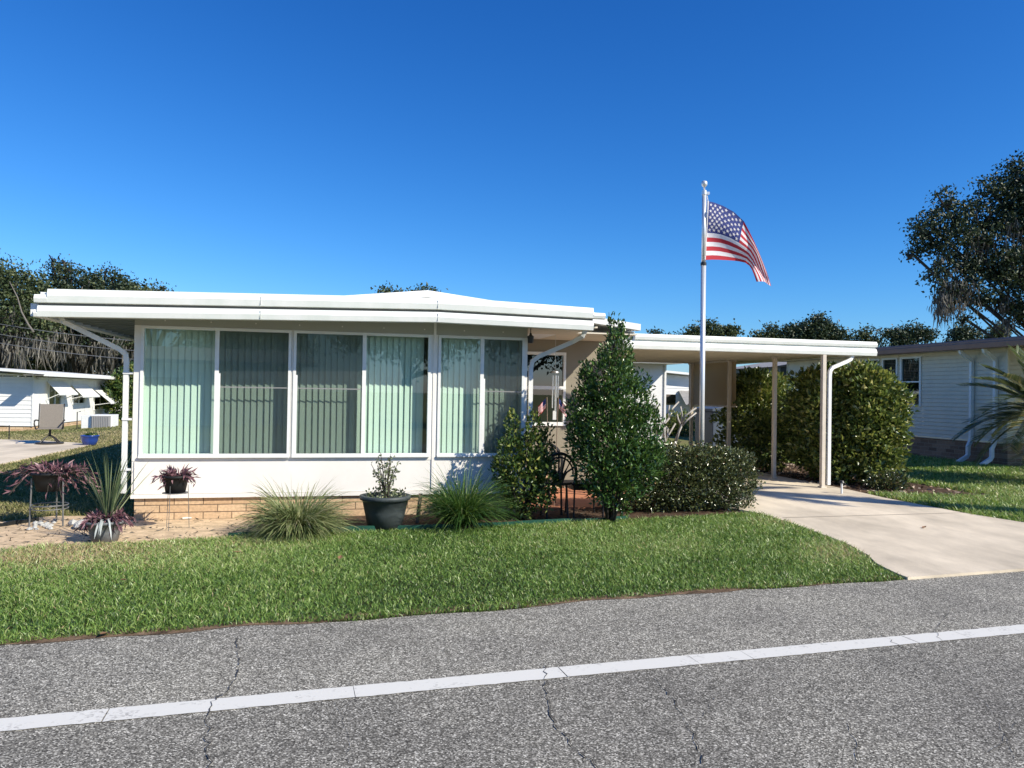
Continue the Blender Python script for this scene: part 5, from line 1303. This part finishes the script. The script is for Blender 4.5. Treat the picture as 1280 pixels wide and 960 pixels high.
sh_ = empty('street_house', (-13, -15.5, 0), 'low house across the street behind the camera', 'house')
mb = MB(); mb.box(0, 15, -6, 0, .0, 2.6); mb.build('wall', M['panel'], sh_)
mb = MB(); mb.sweep([[(-.6, y, z), (15.6, y, z), (15.6, y, z + .15), (-.6, y, z + .15)] for y, z in ((.6, 2.6), (-3, 3.3), (-6.6, 2.6))]); mb.build('roof', M['roofgrey'], sh_)
for x in (1.2, 4.6, 8.6, 12):
    mb = MB(); mb.box(x, x + 1.6, .005, .06, .9, 2.1); mb.cur = 1; mb.box(x + .08, x + 1.52, .061, .07, .98, 2.02); mb.build('window', [M['white'], M['darkroom']], sh_)

# ------------------------------------------------------------------ palms
def palm(name, base, zc, nf, length, label, dry=.0, tr=.16, az_c=None):
    t = empty(name, base, label, 'palm')
    mb = MB(); mb.tube([(0, 0, 0), (.02, 0, zc * .5), (0, 0, zc)], [tr * 1.2, tr, tr * .9], 12)
    for k in range(30):
        a = k * 2.4; z = zc * (.25 + .75 * k / 30); mb.obox((tr * cos(a), tr * sin(a), z), (.03, 0, 0), (0, .03, 0), (cos(a) * .05, sin(a) * .05, .07))
    mb.build('trunk', M['bark'], t)
    Ps = []; Hs = []; Bs = []; Ls = []; Rs = []; mb = MB()
    for k in range(nf):
        az = k * 2.399 + random.uniform(-.2, .2); el = rad(80 - 105 * (k / nf) + random.uniform(-8, 8)); ln_ = length * random.uniform(.85, 1.1)
        d = np.array([cos(az) * cos(el), sin(az) * cos(el), sin(el)]); p = np.array([0, 0, zc]); pts = [p.copy()]
        dry_k = random.random() * .3 + (.4 if random.random() < .25 else 0) + dry
        for j in range(14):
            p = p + d * ln_ / 14; d = unit((d + np.array([0, 0, -.075]))[None])[0]; pts.append(p.copy())
            if j > 2:
                side = unit(np.cross(d, [0, 0, 1])[None])[0]
                for s in (-1, 1):
                    for q in range(3):
                        Ps.append(p - d * ln_ / 14 * q / 3); Hs.append(unit((side * s * .8 + d * .85 + np.array([0, 0, .35]))[None])[0]); Bs.append([0, 0, -.5]); Ls.append((.5 - .3 * abs(j / 14 - .45)) * length * .5); Rs.append(min(1, dry_k + .12 + random.random() * .4))
        mb.tube(pts, [.016 - .012 * i / 14 for i in range(15)], 5)
    mb.build('frond_stems', M['palebark'], t)
    V, Fc, fp = blade_arrays(np.array(Ps), np.array(Hs), np.array(Bs), np.array(Ls), .034, 3, .6)
    npmesh('fronds', V, Fc, LM['palm'], t, np.repeat(np.array(Rs), fp)); return t
b = np.array(at(1303, 500, 14.6)); b[2] = 0
palm('feather_palm', b, 1.35, 56, 1.42, 'short shaggy palm with yellowing fronds at the right edge', tr=.18)
b = np.array([12.6, 7.75, 0.0])
palm('tall_palm', b, 7.2, 16, 1.2, 'tall slim palm on the side lawn just outside the view', tr=.28)

# ------------------------------------------------------------------ light, sky, camera
SUN = unit((1.1 * EU - 1.0 * EV + np.array([0, 0, 1.08]))[None])[0]
el = math.asin(SUN[2]); az = math.atan2(SUN[0], SUN[1])
w = bpy.data.worlds.new('World'); scene.world = w; w.use_nodes = True
nt = w.node_tree; bg = nt.nodes['Background']
sky = nt.nodes.new('ShaderNodeTexSky'); sky.sky_type = 'NISHITA'; sky.sun_disc = False
sky.sun_elevation = el; sky.sun_rotation = az; sky.air_density = 1.0; sky.dust_density = 0.3; sky.ozone_density = 3.0; sky.altitude = 0
SKY_S = 0.10                       # the phone picture's deep clear blue: per-channel grade of the sky radiance
SKYG = ((1.86, 1.28), (1.30, 1.30), (1.05, 1.675))
sep = nt.nodes.new('ShaderNodeSeparateColor'); cmb = nt.nodes.new('ShaderNodeCombineColor')
nt.links.new(sky.outputs[0], sep.inputs[0])
for i, (p_, k_) in enumerate(SKYG):
    m1 = nt.nodes.new('ShaderNodeMath'); m1.operation = 'MULTIPLY'; m1.inputs[1].default_value = SKY_S
    m2 = nt.nodes.new('ShaderNodeMath'); m2.operation = 'POWER'; m2.inputs[1].default_value = p_
    m3 = nt.nodes.new('ShaderNodeMath'); m3.operation = 'MULTIPLY'; m3.inputs[1].default_value = k_ / 1.3 / SKY_S
    nt.links.new(sep.outputs[i], m1.inputs[0]); nt.links.new(m1.outputs[0], m2.inputs[0]); nt.links.new(m2.outputs[0], m3.inputs[0]); nt.links.new(m3.outputs[0], cmb.inputs[i])
nt.links.new(cmb.outputs[0], bg.inputs['Color']); bg.inputs['Strength'].default_value = SKY_S
L = bpy.data.lights.new('sun', 'SUN'); L.energy = 5.0; L.angle = rad(.5); L.color = (1.0, .92, .77)
lo = bpy.data.objects.new('sun', L); COL.objects.link(lo)
import mathutils
lo.rotation_euler = mathutils.Vector(tuple(-SUN)).to_track_quat('-Z', 'Y').to_euler(); lo.location = (20, -10, 30)

cam = bpy.data.cameras.new('camera'); cam.sensor_width = 36; cam.lens = 36 * F / 1280; cam.clip_end = 3000; cam.clip_start = .05
co = bpy.data.objects.new('camera', cam); COL.objects.link(co)
mw = mathutils.Matrix(((RV[0], UV[0], -fwd[0], CAM[0]), (RV[1], UV[1], -fwd[1], CAM[1]), (RV[2], UV[2], -fwd[2], CAM[2]), (0, 0, 0, 1)))
co.matrix_world = mw
scene.camera = co
scene.view_settings.view_transform = 'Standard'; scene.view_settings.look = 'None'; scene.view_settings.exposure = 0.38; scene.view_settings.gamma = 1.0
scene.render.engine = 'CYCLES'
scene.cycles.max_bounces = 8; scene.cycles.transparent_max_bounces = 12; scene.cycles.use_denoising = True
scene.cycles.sample_clamp_indirect = 6.0
